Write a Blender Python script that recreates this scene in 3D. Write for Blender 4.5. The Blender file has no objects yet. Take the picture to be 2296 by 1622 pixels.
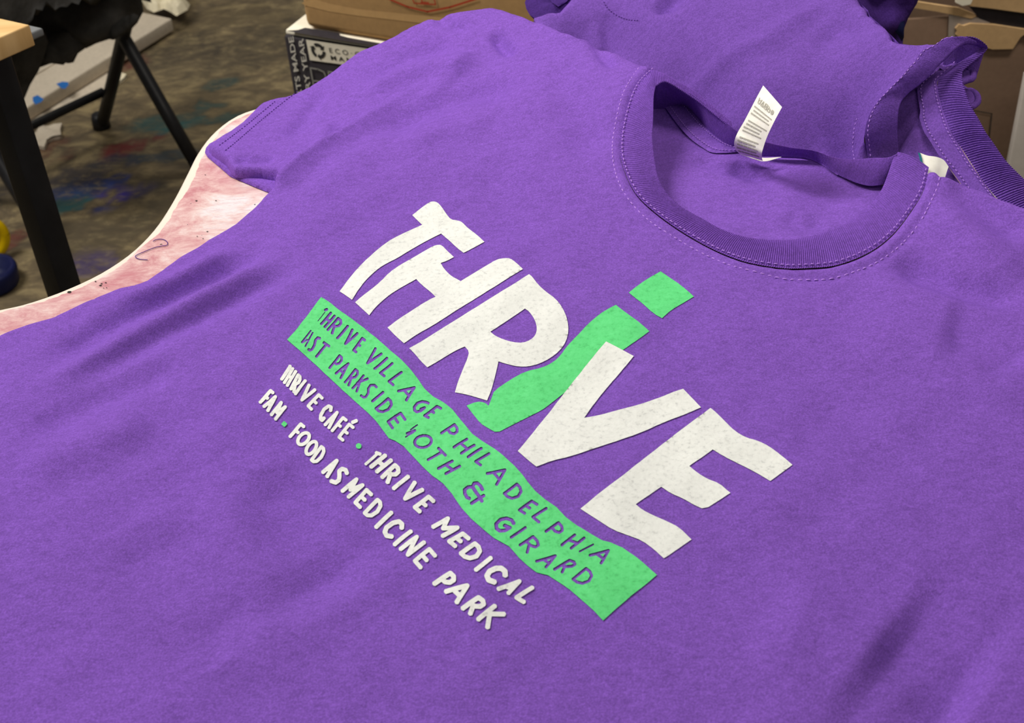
import bpy, bmesh, math, random
import numpy as np
from mathutils import Vector, Matrix
from mathutils.geometry import delaunay_2d_cdt
random.seed(7); rng = np.random.default_rng(11)
sc = bpy.context.scene
COL = sc.collection

# ------------------------------------------------------------------ camera
FPX = 3100.0; W, H = 2296, 1622
ZT = 0.80; CZ = 1.30
_d = np.array([1420 - 1148, -(4700 - 811), -FPX]); _d /= np.linalg.norm(_d)
_up = -_d; _fw = np.array([0, 0, -1.0]); _fy = _fw - _up * (_fw @ _up); _fy /= np.linalg.norm(_fy)
RW = np.stack([np.cross(_fy, _up), _fy, _up])
cd = bpy.data.cameras.new('camera'); cam = bpy.data.objects.new('camera', cd); COL.objects.link(cam)
cd.sensor_width = 36; cd.lens = FPX / W * 36; cd.clip_start = 0.05
M4 = Matrix([list(RW[i]) + [0] for i in range(3)] + [[0, 0, 0, 1]]); M4.translation = (0, 0, CZ)
cam.matrix_world = M4
cd.dof.use_dof = True; cd.dof.focus_distance = 0.84; cd.dof.aperture_fstop = 20
sc.camera = cam
# ------------------------------------------------------------------ world, lamps, exposure
wd = bpy.data.worlds.new('world'); sc.world = wd; wd.use_nodes = True
wd.node_tree.nodes['Background'].inputs[0].default_value = (1.0, 0.95, 0.88, 1)
wd.node_tree.nodes['Background'].inputs[1].default_value = 0.14
def area(name, loc, target, sx, sy, power, col):
    l = bpy.data.lights.new(name, 'AREA'); l.shape = 'RECTANGLE'; l.size = sx; l.size_y = sy
    l.energy = power; l.color = col
    o = bpy.data.objects.new(name, l); COL.objects.link(o); o.location = loc
    o.rotation_euler = (Vector(target) - Vector(loc)).to_track_quat('-Z', 'Y').to_euler()
    return o
area('tube_and_fill_light', (-1.45, 1.55, 2.5), (0.0, 0.75, 0.8), 0.4, 1.3, 66, (1.0, 0.972, 0.92))
area('tube_and_fill_light', (0.5, -0.6, 2.6), (0.2, 0.4, 0.8), 1.2, 0.4, 8, (1.0, 0.965, 0.90))  # added front fill, lifts the faces turned to the camera
l_ = area('tube_and_fill_light', (0.75, 0.75, 2.7), (0.6, 1.9, 0.3), 0.9, 0.3, 7, (1.0, 0.95, 0.87)); l_.data.spread = math.radians(80)  # added lamp, spread narrowed to brighten the carton fronts
area('tube_and_fill_light', (-0.6, 3.4, 2.75), (-0.5, 3.0, 0.0), 1.2, 0.3, 17, (1.0, 0.93, 0.80))  # unseen back lamp, lights the floor and cartons behind
sc.view_settings.view_transform = 'Standard'; sc.view_settings.look = 'None'
sc.view_settings.gamma = 1; sc.view_settings.use_curve_mapping = False
sc.view_settings.exposure = -0.10

# ------------------------------------------------------------------ geometry helpers
def ray(p):
    p = np.atleast_2d(np.asarray(p, float))
    c = np.stack([p[:, 0] - W / 2, -(p[:, 1] - H / 2), np.full(len(p), -FPX)], 1)
    return c @ RW.T
def at_z(p, h):                      # h: height above the table top, scalar or array
    r = ray(p); t = (CZ - ZT - np.asarray(h)) / -r[:, 2]
    return r * np.reshape(t, (-1, 1)) + np.array([0, 0, CZ])
def at_y(p, y):
    r = ray(p); t = np.asarray(y) / r[:, 1]
    return r * np.reshape(t, (-1, 1)) + np.array([0, 0, CZ])
def at_plane(p, o, n):
    r = ray(p); n = np.asarray(n, float); o = np.asarray(o, float)
    t = ((o - np.array([0, 0, CZ])) @ n) / (r @ n)
    return r * t[:, None] + np.array([0, 0, CZ])
def catmull(P, n):
    P = np.asarray(P, float)
    d = np.r_[0, np.cumsum(np.linalg.norm(np.diff(P[:, :2], axis=0), axis=1))]
    Q = np.vstack([2 * P[0] - P[1], P, 2 * P[-1] - P[-2]])
    s = np.linspace(0, d[-1], n); i = np.clip(np.searchsorted(d, s, side='right') - 1, 0, len(P) - 2)
    t = ((s - d[i]) / (d[i + 1] - d[i]))[:, None]
    a, b, c, e = Q[i], Q[i + 1], Q[i + 2], Q[i + 3]
    return 0.5 * (2 * b + (c - a) * t + (2 * a - 5 * b + 4 * c - e) * t**2 + (3 * b - a - 3 * c + e) * t**3)
def resample(P, step, closed=True):
    P = np.asarray(P, float)
    Q = np.vstack([P, P[:1]]) if closed else P
    out = []
    for a, b in zip(Q[:-1], Q[1:]):
        n = max(1, int(round(np.linalg.norm((b - a)[:2]) / step)))
        for k in range(n): out.append(a + (b - a) * k / n)
    if not closed: out.append(Q[-1])
    return np.array(out)
def inside(pts, poly):
    poly = np.asarray(poly); lo, hi = poly.min(0), poly.max(0); bb = np.flatnonzero(np.all((pts >= lo) & (pts <= hi), axis=1))
    if len(bb) < len(pts):
        full = np.zeros(len(pts), bool)
        if len(bb): full[bb] = inside(pts[bb], poly)
        return full
    r = np.zeros(len(pts), bool); x, y = pts[:, 0], pts[:, 1]
    for (x1, y1), (x2, y2) in zip(poly, np.roll(poly, -1, 0)):
        if y1 == y2: continue
        c = ((y1 > y) != (y2 > y)) & (x < (x2 - x1) * (y - y1) / (y2 - y1) + x1)
        r ^= c
    return r
def pdist(pts, line, signed=False):
    best = np.full(len(pts), 1e9); par = np.zeros(len(pts)); sg = np.ones(len(pts))
    L = np.r_[0, np.cumsum(np.linalg.norm(np.diff(line, axis=0), axis=1))]
    for k, (a, b) in enumerate(zip(line[:-1], line[1:])):
        ab = b - a; l2 = ab @ ab
        if l2 < 1e-16: continue
        t = np.clip(((pts - a) @ ab) / l2, 0, 1)
        dv = pts - (a + t[:, None] * ab); d = np.hypot(dv[:, 0], dv[:, 1]); m = d < best
        best[m] = d[m]; par[m] = (L[k] + t[m] * math.sqrt(l2)) / L[-1]
        if signed: sg[m] = np.sign(ab[0] * dv[m, 1] - ab[1] * dv[m, 0])
    return (best * sg if signed else best), par
def tps(C, reg=1e-4):                # thin plate spline through (x, y, h)
    C = np.asarray(C, float); X = C[:, :2]; n = len(C)
    def ph(r2): return np.where(r2 > 1e-14, 0.5 * r2 * np.log(np.maximum(r2, 1e-14)), 0)
    D = ((X[:, None] - X[None]) ** 2).sum(2)
    A = np.zeros((n + 3, n + 3)); A[:n, :n] = ph(D) + reg * np.eye(n); A[:n, n] = 1; A[:n, n + 1:] = X
    A[n:, :n] = A[:n, n:].T
    w = np.linalg.solve(A, np.r_[C[:, 2], 0, 0, 0])
    def f(p):
        D = ((p[:, None] - X[None]) ** 2).sum(2)
        return ph(D) @ w[:n] + w[n] + p @ w[n + 1:]
    return f
def waves(seed, lam, amp, k=14):
    r = np.random.default_rng(seed); th = r.uniform(0, 2 * np.pi, k); L = lam * r.uniform(0.6, 1.7, k); ph = r.uniform(0, 6.28, k)
    def f(p):
        z = np.zeros(len(p))
        for a, l, q in zip(th, L, ph): z += np.cos((p[:, 0] * np.cos(a) + p[:, 1] * np.sin(a)) * 2 * np.pi / l + q)
        return z * amp / math.sqrt(k / 2)
    return f
def onto(px, zf, it=25):             # image points -> points on a height field above the table
    h = np.zeros(len(px))
    for _ in range(it):
        q = at_z(px, h); h = 0.5 * h + 0.5 * zf(q[:, :2])
    q = at_z(px, h); return q

# ------------------------------------------------------------------ object helpers
def mk(name, V, F, m, parent=None, smooth=True, uv=None, attr=None):
    V = np.asarray(V, float)
    loc = np.array(parent.location) if parent is not None else V.mean(0) * np.array([1, 1, 0]) + np.array([0, 0, V[:, 2].min()])
    if parent is not None and parent.parent is not None: loc = loc + np.array(parent.parent.location)
    me = bpy.data.meshes.new(name); me.from_pydata((V - loc).tolist(), [], [list(map(int, f)) for f in F])
    if smooth: me.polygons.foreach_set('use_smooth', [True] * len(me.polygons))
    if attr:
        for an, av in attr.items():
            ca = me.color_attributes.new(an, 'FLOAT_COLOR', 'POINT'); ca.data.foreach_set('color', np.asarray(av, float).ravel())
    me.update(); o = bpy.data.objects.new(name, me); COL.objects.link(o)
    if m: me.materials.append(m)
    if parent is not None: o.parent = parent
    else: o.location = loc
    return o
def tag(o, label, cat=None, group=None, kind=None):
    if label: o['label'] = label
    if cat: o['category'] = cat
    if group: o['group'] = group
    if kind: o['kind'] = kind
    return o
def thing(name, loc, label, cat, group=None):
    o = bpy.data.objects.new(name, None); COL.objects.link(o); o.location = loc; o.empty_display_size = 0.05
    return tag(o, label, cat, group)
def grid_faces(n, m, closed_u=False):
    F = []
    for i in range(n if closed_u else n - 1):
        for j in range(m - 1):
            a = i * m + j; b = ((i + 1) % n) * m + j
            F.append((a, b, b + 1, a + 1))
    return F
def tube(path, r, seg=10, cap=True):
    P = np.asarray(path, float); n = len(P); R = np.broadcast_to(np.asarray(r, float), (n,))
    T = np.gradient(P, axis=0); T /= np.linalg.norm(T, axis=1)[:, None]
    V = []; ref = np.array([0.13, 0.27, 0.95])
    if abs(T[0] @ ref) > 0.9: ref = np.array([1, 0.1, 0])
    for k in range(n):
        u = np.cross(T[k], ref); u /= np.linalg.norm(u); v = np.cross(T[k], u); ref = -v if v @ ref < 0 else v
        ref = np.cross(u, T[k])
        for s in range(seg):
            a = 2 * np.pi * s / seg; V.append(P[k] + R[k] * (math.cos(a) * u + math.sin(a) * v))
    F = []
    for k in range(n - 1):
        for s in range(seg): F.append((k * seg + s, k * seg + (s + 1) % seg, (k + 1) * seg + (s + 1) % seg, (k + 1) * seg + s))
    if cap: F += [tuple(range(seg))[::-1], tuple(range((n - 1) * seg, n * seg))]
    return V, F
def join(parts):
    V = []; F = []
    for v, f in parts:
        o = len(V); V += [np.asarray(q, float) for q in v]; F += [tuple(i + o for i in g) for g in f]
    return V, F
def boxm(o, ax, ay, az, bev=0.004, seg=2):        # box from corner o along three edge vectors, bevelled
    bm = bmesh.new(); o, ax, ay, az = [Vector(tuple(q)) for q in (o, ax, ay, az)]
    vs = [bm.verts.new(o + ax * i + ay * j + az * k) for i in (0, 1) for j in (0, 1) for k in (0, 1)]
    for f in ((0, 1, 3, 2), (4, 6, 7, 5), (0, 4, 5, 1), (2, 3, 7, 6), (0, 2, 6, 4), (1, 5, 7, 3)): bm.faces.new([vs[i] for i in f])
    bmesh.ops.recalc_face_normals(bm, faces=bm.faces)
    if bev: bmesh.ops.bevel(bm, geom=bm.edges[:], offset=bev, segments=seg, affect='EDGES', profile=0.5)
    bm.verts.index_update(); V = [tuple(v.co) for v in bm.verts]; F = [tuple(v.index for v in f.verts) for f in bm.faces]; bm.free()
    return V, F
def fill(polys, holes=(), step=0.003, edge_step=None, extra=None, keep=None):
    """triangulate the union of polygons (xy) less the holes, with a grid of inner points"""
    es = edge_step or step
    P = [resample(p, es) for p in polys]; Hs = [resample(p, es) for p in holes]
    verts = []; edges = []
    for p in P + Hs:
        o = len(verts); n = len(p); verts += [tuple(q) for q in p]; edges += [(o + i, o + (i + 1) % n) for i in range(n)]
    A = np.vstack(P); lo, hi = A.min(0), A.max(0)
    gx = np.arange(lo[0], hi[0], step); gy = np.arange(lo[1], hi[1], step * 0.866)
    G = np.array([(x + (j % 2) * step / 2, y) for j, y in enumerate(gy) for x in gx]) if len(gx) and len(gy) else np.zeros((0, 2))
    def ins(q):
        m = np.zeros(len(q), bool)
        for p in polys: m |= inside(q, np.asarray(p))
        for p in holes: m &= ~inside(q, np.asarray(p))
        return m
    if len(G):
        G = G[ins(G)]
        if len(P) + len(Hs) < 6 and len(G):
            dm = np.full(len(G), 1e9)
            for p in P + Hs: dm = np.minimum(dm, pdist(G, np.vstack([p, p[:1]]))[0])
            G = G[dm > 0.45 * step]
        verts += [tuple(q) for q in G]
    if extra is not None and len(extra): verts += [tuple(q) for q in extra[ins(extra)]]
    r = delaunay_2d_cdt([Vector(v) for v in verts], edges, [], 0, 1e-7)
    V = np.array([tuple(v) for v in r[0]]); F = np.array([f for f in r[2] if len(f) == 3])
    c = V[F].mean(1); F = F[ins(c)]
    a, b, cc = V[F[:, 0]], V[F[:, 1]], V[F[:, 2]]
    s = (b[:, 0] - a[:, 0]) * (cc[:, 1] - a[:, 1]) - (b[:, 1] - a[:, 1]) * (cc[:, 0] - a[:, 0])
    F = F[np.abs(s) > 1e-13]; s = s[np.abs(s) > 1e-13]
    F[s < 0] = F[s < 0][:, ::-1]
    used = np.unique(F); mp = -np.ones(len(V), int); mp[used] = np.arange(len(used))
    return V[used], mp[F]
def sheet(outline, zf, step, soft, r=0.0045, drop=2.0):
    """cloth sheet over a height field; soft[i] = True where edge i is a folded, rounded edge"""
    O = np.asarray(outline)[:, :2]
    segs = [np.array([O[i], O[(i + 1) % len(O)]]) for i in range(len(O)) if soft[i]]
    ex = []
    for a, b in segs:
        n = max(2, int(np.linalg.norm(b - a) / (step * 0.7))); t = np.linspace(0, 1, n)[:, None]; q = a + (b - a) * t
        nv = np.array([-(b - a)[1], (b - a)[0]]); nv /= np.linalg.norm(nv) + 1e-12
        for off in (0.0004, 0.0012, 0.0024):
            ex += [q + nv * off, q - nv * off]
    V2, F = fill([O], step=step, extra=np.vstack(ex) if ex else None)
    z = zf(V2)
    d = np.full(len(V2), 1e9)
    for a, b in segs:
        ab = b - a; t = np.clip(((V2 - a) @ ab) / (ab @ ab + 1e-15), 0, 1); dv = V2 - (a + t[:, None] * ab); d = np.minimum(d, np.hypot(dv[:, 0], dv[:, 1]))
    k = np.clip(1 - d / r, 0, 1); z = z - np.minimum(z - 0.0006, drop * r) * (1 - np.sqrt(1 - k**2))
    return np.c_[V2, z + ZT], F
def loft(A, B, na, bulge=0.0, roll=0.0, rib=0, rib_amp=0.0, up=(0, 0, 1)):
    """strip between two 3-D curves with n points each; bulges upward, rolls under at B, knitted ribs across"""
    n = len(A); up = np.array(up, float); s = np.linspace(0, 1, na); V = []
    for i in range(n):
        row = []
        rb = rib_amp * (1 - 2 * abs(math.cos(np.pi * rib * i / (n - 1))) ** 5) if rib else 0
        for t in s:
            row.append(A[i] + (B[i] - A[i]) * t + up * (bulge * math.sin(np.pi * min(1, t * 1.0)) + rb * math.sin(np.pi * (0.06 + 0.88 * t)) ** 0.4))
        if roll:
            dv = (B[i] - A[i]); dv = dv / (np.linalg.norm(dv) + 1e-9)
            for a in (40, 80, 120, 160, 180):
                a = math.radians(a); row.append(B[i] + dv * roll * math.sin(a) + up * (rb * 0.8 - roll * (1 - math.cos(a))))
            row.append(B[i] - dv * 0.004 + up * (-2 * roll))
        V += row
    m = len(V) // n
    return V, grid_faces(n, m)
def stitches(curve, zoff, length=0.0023, gap=0.0013, w=0.0004, jit=0.0):
    P = np.asarray(curve); L = np.r_[0, np.cumsum(np.linalg.norm(np.diff(P, axis=0), axis=1))]; s = 0.001; parts = []
    def q(x): return np.array([np.interp(x, L, P[:, k]) for k in range(3)])
    while s + length < L[-1]:
        l = length * random.uniform(0.8, 1.1); a, b = q(s), q(s + l); m = (a + b) / 2
        pth = [a + [0, 0, zoff - 0.0003], a * .8 + b * .2 + [0, 0, zoff], m + [0, 0, zoff + 0.0001], a * .2 + b * .8 + [0, 0, zoff], b + [0, 0, zoff - 0.0003]]
        parts.append(tube(pth, [w * .6, w, w * 1.1, w, w * .6], 6)); s += l + gap * random.uniform(0.8, 1.3)
    return join(parts)

# ------------------------------------------------------------------ materials
def srgb(r, g, b):
    f = lambda c: (c / 255 / 12.92) if c / 255 <= 0.04045 else ((c / 255 + 0.055) / 1.055) ** 2.4
    return (f(r), f(g), f(b), 1)
class MB:
    def __init__(s, name, rough=0.9, spec=0.2):
        s.m = bpy.data.materials.new(name); s.m.use_nodes = True; s.t = s.m.node_tree; s.n = s.t.nodes
        s.b = s.n['Principled BSDF']; s.b.inputs['Roughness'].default_value = rough; s.b.inputs['Specular IOR Level'].default_value = spec
        s.co = s.n.new('ShaderNodeTexCoord').outputs['Object']
    def link(s, a, b): s.t.links.new(a, b)
    def noise(s, scale, detail=4, rough=0.55, stretch=None, dist=0.0, rot=0.0):
        n = s.n.new('ShaderNodeTexNoise'); n.inputs['Scale'].default_value = scale; n.inputs['Detail'].default_value = detail; n.inputs['Roughness'].default_value = rough
        n.inputs['Distortion'].default_value = dist
        if stretch:
            mp = s.n.new('ShaderNodeMapping'); mp.inputs['Scale'].default_value = stretch; mp.inputs['Rotation'].default_value = (0, 0, rot); s.link(s.co, mp.inputs[0]); s.link(mp.outputs[0], n.inputs[0])
        else: s.link(s.co, n.inputs[0])
        return n.outputs[0]
    def ramp(s, fac, stops):
        r = s.n.new('ShaderNodeValToRGB'); e = r.color_ramp.elements
        while len(e) < len(stops): e.new(0.5)
        for i, (p, c) in enumerate(stops): e[i].position = p; e[i].color = c if len(c) == 4 else (*c, 1)
        s.link(fac, r.inputs[0]); return r.outputs[0]
    def mix(s, fac, a, b, mode='MIX'):
        x = s.n.new('ShaderNodeMix'); x.data_type = 'RGBA'; x.blend_type = mode
        for sock, v in ((x.inputs[0], fac), (x.inputs[6], a), (x.inputs[7], b)):
            if hasattr(v, 'is_linked') or hasattr(v, 'links'): s.link(v, sock)
            else: sock.default_value = v
        return x.outputs[2]
    def color(s, c):
        if isinstance(c, tuple): s.b.inputs['Base Color'].default_value = c
        else: s.link(c, s.b.inputs['Base Color'])
    def bump(s, h, strength, dist):
        b = s.n.new('ShaderNodeBump'); b.inputs['Strength'].default_value = strength; b.inputs['Distance'].default_value = dist
        s.link(h, b.inputs['Height']); s.link(b.outputs[0], s.b.inputs['Normal'])
def scale3(c, k): return (min(1, c[0] * k), min(1, c[1] * k), min(1, c[2] * k), 1)
def knit(name, c, sheen=0.25):
    m = MB(name, 0.95, 0.08)
    f = m.ramp(m.noise(900, 3, 0.7), [(0.34, scale3(c, 0.70)), (0.50, c), (0.68, scale3(c, 1.42))])
    g = m.mix(0.35, f, m.ramp(m.noise(160, 4, 0.7, (1, 2.2, 1), 0.3, 0.9), [(0.34, scale3(c, 0.70)), (0.66, scale3(c, 1.32))]))
    m.color(g); m.bump(m.noise(1300, 3, 0.65), 0.5, 0.0008)
    m.b.inputs['Sheen Weight'].default_value = sheen; m.b.inputs['Sheen Roughness'].default_value = 0.45
    m.b.inputs['Sheen Tint'].default_value = scale3(c, 2.2)
    return m.m
PUR = (0.207, 0.087, 0.455, 1)
M_shirt = knit('purple_jersey', PUR)
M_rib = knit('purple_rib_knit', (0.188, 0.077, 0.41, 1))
M_backshade = knit('purple_jersey_shaded', (0.163, 0.070, 0.368, 1), 0.12)  # same jersey darkened: the stack's shade is put into the colour
M_backribshade = knit('purple_rib_shaded', (0.152, 0.065, 0.345, 1), 0.12)  # collar rib darkened likewise, shade of the stack in its colour
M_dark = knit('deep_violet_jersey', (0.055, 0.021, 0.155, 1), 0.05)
M_thread = MB('lilac_thread', 0.7); M_thread.color((0.44, 0.22, 0.72, 1)); M_thread = M_thread.m
M_thread2 = MB('violet_thread', 0.7); M_thread2.color((0.10, 0.03, 0.26, 1)); M_thread2 = M_thread2.m
def ink(name, a, b, c, sc1):
    m = MB(name, 0.75, 0.25); n = m.noise(sc1, 5, 0.65)
    m.color(m.ramp(n, [(0.30, a), (0.45, b), (0.75, c)])); m.bump(m.noise(700, 3), 0.3, 0.0005); return m.m
M_white = ink('white_plastisol_ink', srgb(200, 201, 198), srgb(228, 229, 224), srgb(237, 238, 233), 400)
M_green = ink('green_plastisol_ink', srgb(78, 190, 108), srgb(92, 212, 125), srgb(104, 222, 138), 330)
m = MB('black_powder_coat', 0.45, 0.4); m.color(m.ramp(m.noise(30), [(0.3, (0.006, 0.006, 0.008, 1)), (0.7, (0.013, 0.013, 0.016, 1))])); M_blackmetal = m.m
m = MB('black_cotton', 0.95, 0.1); m.color(m.ramp(m.noise(25, 5), [(0.3, (0.034, 0.033, 0.031, 1)), (0.7, (0.085, 0.082, 0.078, 1))])); m.bump(m.noise(60, 5), 0.4, 0.006); M_jacket = m.m
def card(name, c, k=0.12, rough=0.85):
    m = MB(name, rough, 0.15); m.color(m.mix(0.5, m.ramp(m.noise(9, 5, 0.6, (1, 1, 3)), [(0.3, scale3(c, 1 - k)), (0.7, scale3(c, 1 + k))]), m.ramp(m.noise(140, 3), [(0.3, scale3(c, 1 - k)), (0.7, scale3(c, 1 + k))])))
    m.bump(m.noise(14, 3), 0.25, 0.004); return m.m
M_kraft = card('kraft_cardboard', srgb(184, 146, 98))
M_kraftdark = card('brown_cardboard', srgb(112, 90, 74))
M_tan = card('bare_cardboard_liner', srgb(186, 153, 110))
M_blackcard = card('black_printed_carton', srgb(48, 44, 48), 0.2, 0.6)
M_whitecard = card('white_printed_carton', srgb(226, 218, 198), 0.06)
M_letter = card('cream_print', srgb(205, 200, 188), 0.05)
M_greyletter = card('grey_print', srgb(140, 138, 130), 0.05)
M_darkprint = card('black_print', srgb(50, 48, 46), 0.05)
M_red = card('red_print', srgb(168, 62, 40), 0.1)
M_dim = card('dusty_white_board', srgb(196, 184, 166), 0.14)
M_paper = card('off_white_paper', srgb(222, 212, 184), 0.06)
M_tape = card('blue_masking_tape', srgb(38, 98, 168), 0.1)
M_tapegrey = card('clear_packing_tape', srgb(150, 138, 128), 0.1, 0.3)
M_yellow = card('yellow_plastic', srgb(224, 186, 10), 0.05, 0.4)
M_navy = card('navy_plastic', srgb(24, 28, 66), 0.2, 0.4)
M_greyp = card('grey_plastic', srgb(120, 122, 124), 0.06, 0.5)
M_post = card('pale_grey_board', srgb(172, 164, 156), 0.05)
m = MB('pale_plywood', 0.55, 0.3); m.color(m.ramp(m.noise(6, 6, 0.6, (1, 14, 1), 0.4, 0.5), [(0.3, srgb(214, 172, 112)), (0.7, srgb(238, 200, 142))])); M_wood = m.m
m = MB('tag_satin', 0.6, 0.2); m.color(m.ramp(m.noise(200), [(0.3, srgb(236, 232, 220)), (0.7, srgb(248, 245, 234))])); M_tag = m.m
m = MB('tag_print', 0.7); m.color(srgb(176, 172, 160)); M_tagprint = m.m
m = MB('teal_tag_stripe', 0.7); m.color(srgb(20, 96, 110)); M_teal = m.m

# ------------------------------------------------------------------ floor (concrete with dried paint)
gx = np.r_[-5, -3.5, np.linspace(-2.2, 1.8, 420), 3, 4.5]; gy = np.r_[-2.5, -1, np.linspace(0.0, 4.6, 460), 6, 7.5]
FX, FY = np.meshgrid(gx, gy, indexing='ij'); fp = np.c_[FX.ravel(), FY.ravel()]
stain = np.zeros((len(fp), 4))
wob = waves(3, 0.16, 0.5)(fp); wob2 = waves(4, 0.06, 0.4)(fp); wob3 = waves(5, 0.025, 0.4)(fp)
def blot(px, py, rx, ry, ang, c, a):
    global stain
    q = at_z([(px, py)], -ZT)[0, :2]; d = fp - q; ca, sa = math.cos(ang), math.sin(ang)
    u = (d[:, 0] * ca + d[:, 1] * sa) / rx; v = (-d[:, 0] * sa + d[:, 1] * ca) / ry
    k = a * np.clip((1.35 - np.sqrt(u * u + v * v) + 0.45 * wob + 0.5 * wob2 + 0.25 * wob3) * 2.2, 0, 1)
    al = stain[:, 3]; stain[:, :3] = stain[:, :3] * (1 - k)[:, None] + np.array(c[:3]) * k[:, None]; stain[:, 3] = al + (1 - al) * k
BL_, TE_, RE_, PU_, DK_, OC_ = srgb(28, 52, 120), srgb(30, 92, 96), srgb(112, 30, 36), srgb(52, 38, 122), srgb(46, 44, 42), srgb(120, 104, 74)
for a in ((225, 415, .07, .03, .4, BL_, .95), (150, 450, .06, .04, .3, TE_, .85), (180, 425, .05, .02, .4, BL_, .8), (268, 436, .045, .03, .7, PU_, 1), (230, 467, .03, .015, .2, BL_, .7),
          (285, 330, .055, .028, .3, RE_, .8), (260, 345, .03, .03, 0, RE_, .6), (350, 352, .08, .022, .1, srgb(50, 62, 70), .9), (385, 275, .05, .03, .3, TE_, .55), (345, 280, .05, .03, .2, TE_, .45), (470, 272, .07, .02, .2, TE_, .7),
          (472, 236, .03, .02, 0, TE_, .7), (498, 188, .03, .02, .2, TE_, .6), (190, 390, .1, .04, .4, srgb(48, 46, 70), .6), (120, 420, .1, .06, .3, DK_, .5), (275, 146, .04, .03, .5, RE_, .7), (90, 340, .05, .05, 0, RE_, .5),
          (305, 420, .05, .03, .1, DK_, .5), (330, 440, .04, .03, .1, DK_, .5), (200, 590, .04, .03, .2, PU_, .6), (330, 475, .04, .02, .2, DK_, .5), (560, 90, .2, .12, .1, DK_, .35), (480, 130, .2, .1, .1, DK_, .3), (500, 40, .1, .05, 0, OC_, .5), (300, 500, .2, .06, .3, OC_, .6), (240, 520, .15, .05, .2, DK_, .45), (25, 540, .04, .03, .2, RE_, .5)):
    blot(*a)
m = MB('stained_concrete', 0.55, 0.35)
n1 = m.noise(2.2, 6, 0.62); n2 = m.noise(15, 8, 0.72, (1, 1.7, 1), 0.5, 0.3)
c1 = m.ramp(n1, [(0.30, srgb(84, 73, 57)), (0.5, srgb(112, 98, 73)), (0.72, srgb(136, 121, 90))])
c2 = m.mix(0.55, c1, m.ramp(n2, [(0.38, srgb(50, 43, 37)), (0.50, srgb(104, 90, 67)), (0.62, srgb(158, 141, 102))]))
at = m.n.new('ShaderNodeAttribute'); at.attribute_name = 'stain'
mul = m.n.new('ShaderNodeMath'); mul.operation = 'MULTIPLY'; m.link(at.outputs['Alpha'], mul.inputs[0])
m.link(m.ramp(m.noise(40, 6, 0.7, (1, 2, 1), 0.3, 0.4), [(0.36, (0.35,) * 3), (0.52, (1.0,) * 3)]), mul.inputs[1])
m.color(m.mix(mul.outputs[0], c2, at.outputs['Color'])); m.bump(n2, 0.15, 0.004)
fl = mk('floor', np.c_[fp, np.zeros(len(fp))], grid_faces(len(gx), len(gy)), m.m, attr={'stain': stain}); fl['kind'] = 'structure'
fl.data.flip_normals() if fl.data.polygons[0].normal.z < 0 else None

# ------------------------------------------------------------------ pink stained press table
board_px = [(-500, 800), (-250, 742), (0, 690), (60, 676), (120, 656), (180, 631), (240, 600), (300, 558), (350, 507), (390, 447), (422, 386), (447, 337), (478, 296), (518, 263), (560, 244), (620, 229), (690, 220), (780, 200), (880, 160), (1000, 115), (1120, 95), (1230, 75)]
bxy = list(at_z(board_px, 0)[:, :2])
bxy += [(0.10, 1.16), (0.15, 1.24), (0.22, 1.27), (0.27, 1.23), (0.295, 1.12), (0.30, 1.0), (0.325, 0.86), (0.36, 0.74), (0.42, 0.60), (0.43, 0.40), (0.38, 0.25), (0.25, 0.18), (0, 0.17), (-0.3, 0.2), (-0.5, 0.32), (-0.54, 0.5)]
bxy = np.array(bxy); bc = catmull(np.vstack([bxy, bxy[:1]]), 420)[:-1]
table = thing('work_table', (0, 0.6, 0), 'table with pink stained, curved edged white top under the purple shirts', 'table')
V2, F = fill([bc], step=0.005)
dm = pdist(V2, np.vstack([bc, bc[:1]]))[0]
r_ = np.clip(1 - dm / 0.004, 0, 1); zt_ = ZT - 0.002 * r_**2
m = MB('pink_stained_laminate', 0.5, 0.3)
s1 = m.noise(26, 9, 0.75, (1, 1.6, 1), 0.5, 0.75); s2 = m.noise(90, 9, 0.8, (1, 4, 1), 0.3, 0.75)
ap_ = m.n.new('ShaderNodeAttribute'); ap_.attribute_name = 'stain'
ad = m.n.new('ShaderNodeMath'); ad.operation = 'MULTIPLY_ADD'; m.link(ap_.outputs['Fac'], ad.inputs[0]); ad.inputs[1].default_value = 0.24; m.link(s1, ad.inputs[2])
base = m.ramp(ad.outputs[0], [(0.48, srgb(228, 220, 222)), (0.58, srgb(224, 202, 199)), (0.68, srgb(216, 176, 174)), (0.84, srgb(192, 124, 132))])
base = m.mix(m.ramp(s2, [(0.48, (0,) * 3), (0.70, (0.55,) * 3)]), base, srgb(182, 112, 120))
base = m.mix(m.ramp(m.noise(120, 2, .5), [(0.74, (0,) * 3), (0.76, (0.9,) * 3)]), base, srgb(58, 44, 52))
at = m.n.new('ShaderNodeAttribute'); at.attribute_name = 'rim'
mm = m.n.new('ShaderNodeMath'); mm.operation = 'ADD'; m.link(at.outputs['Color'], mm.inputs[0]); m.link(m.noise(26, 5, .6), mm.inputs[1])
base = m.mix(m.ramp(mm.outputs[0], [(0.95, (0,) * 3), (1.06, (1,) * 3)]), base, srgb(230, 216, 202))
m.color(base); m.bump(s2, 0.1, 0.001); M_pink = m.m
m = MB('cream_edge_band', 0.45, 0.3); m.color(m.ramp(m.noise(20), [(0.3, srgb(226, 212, 196)), (0.7, srgb(236, 224, 210))])); M_rim = m.m
pk = np.zeros(len(V2)); wb = waves(8, .05, .5)(V2) + waves(9, .02, .35)(V2)
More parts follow.
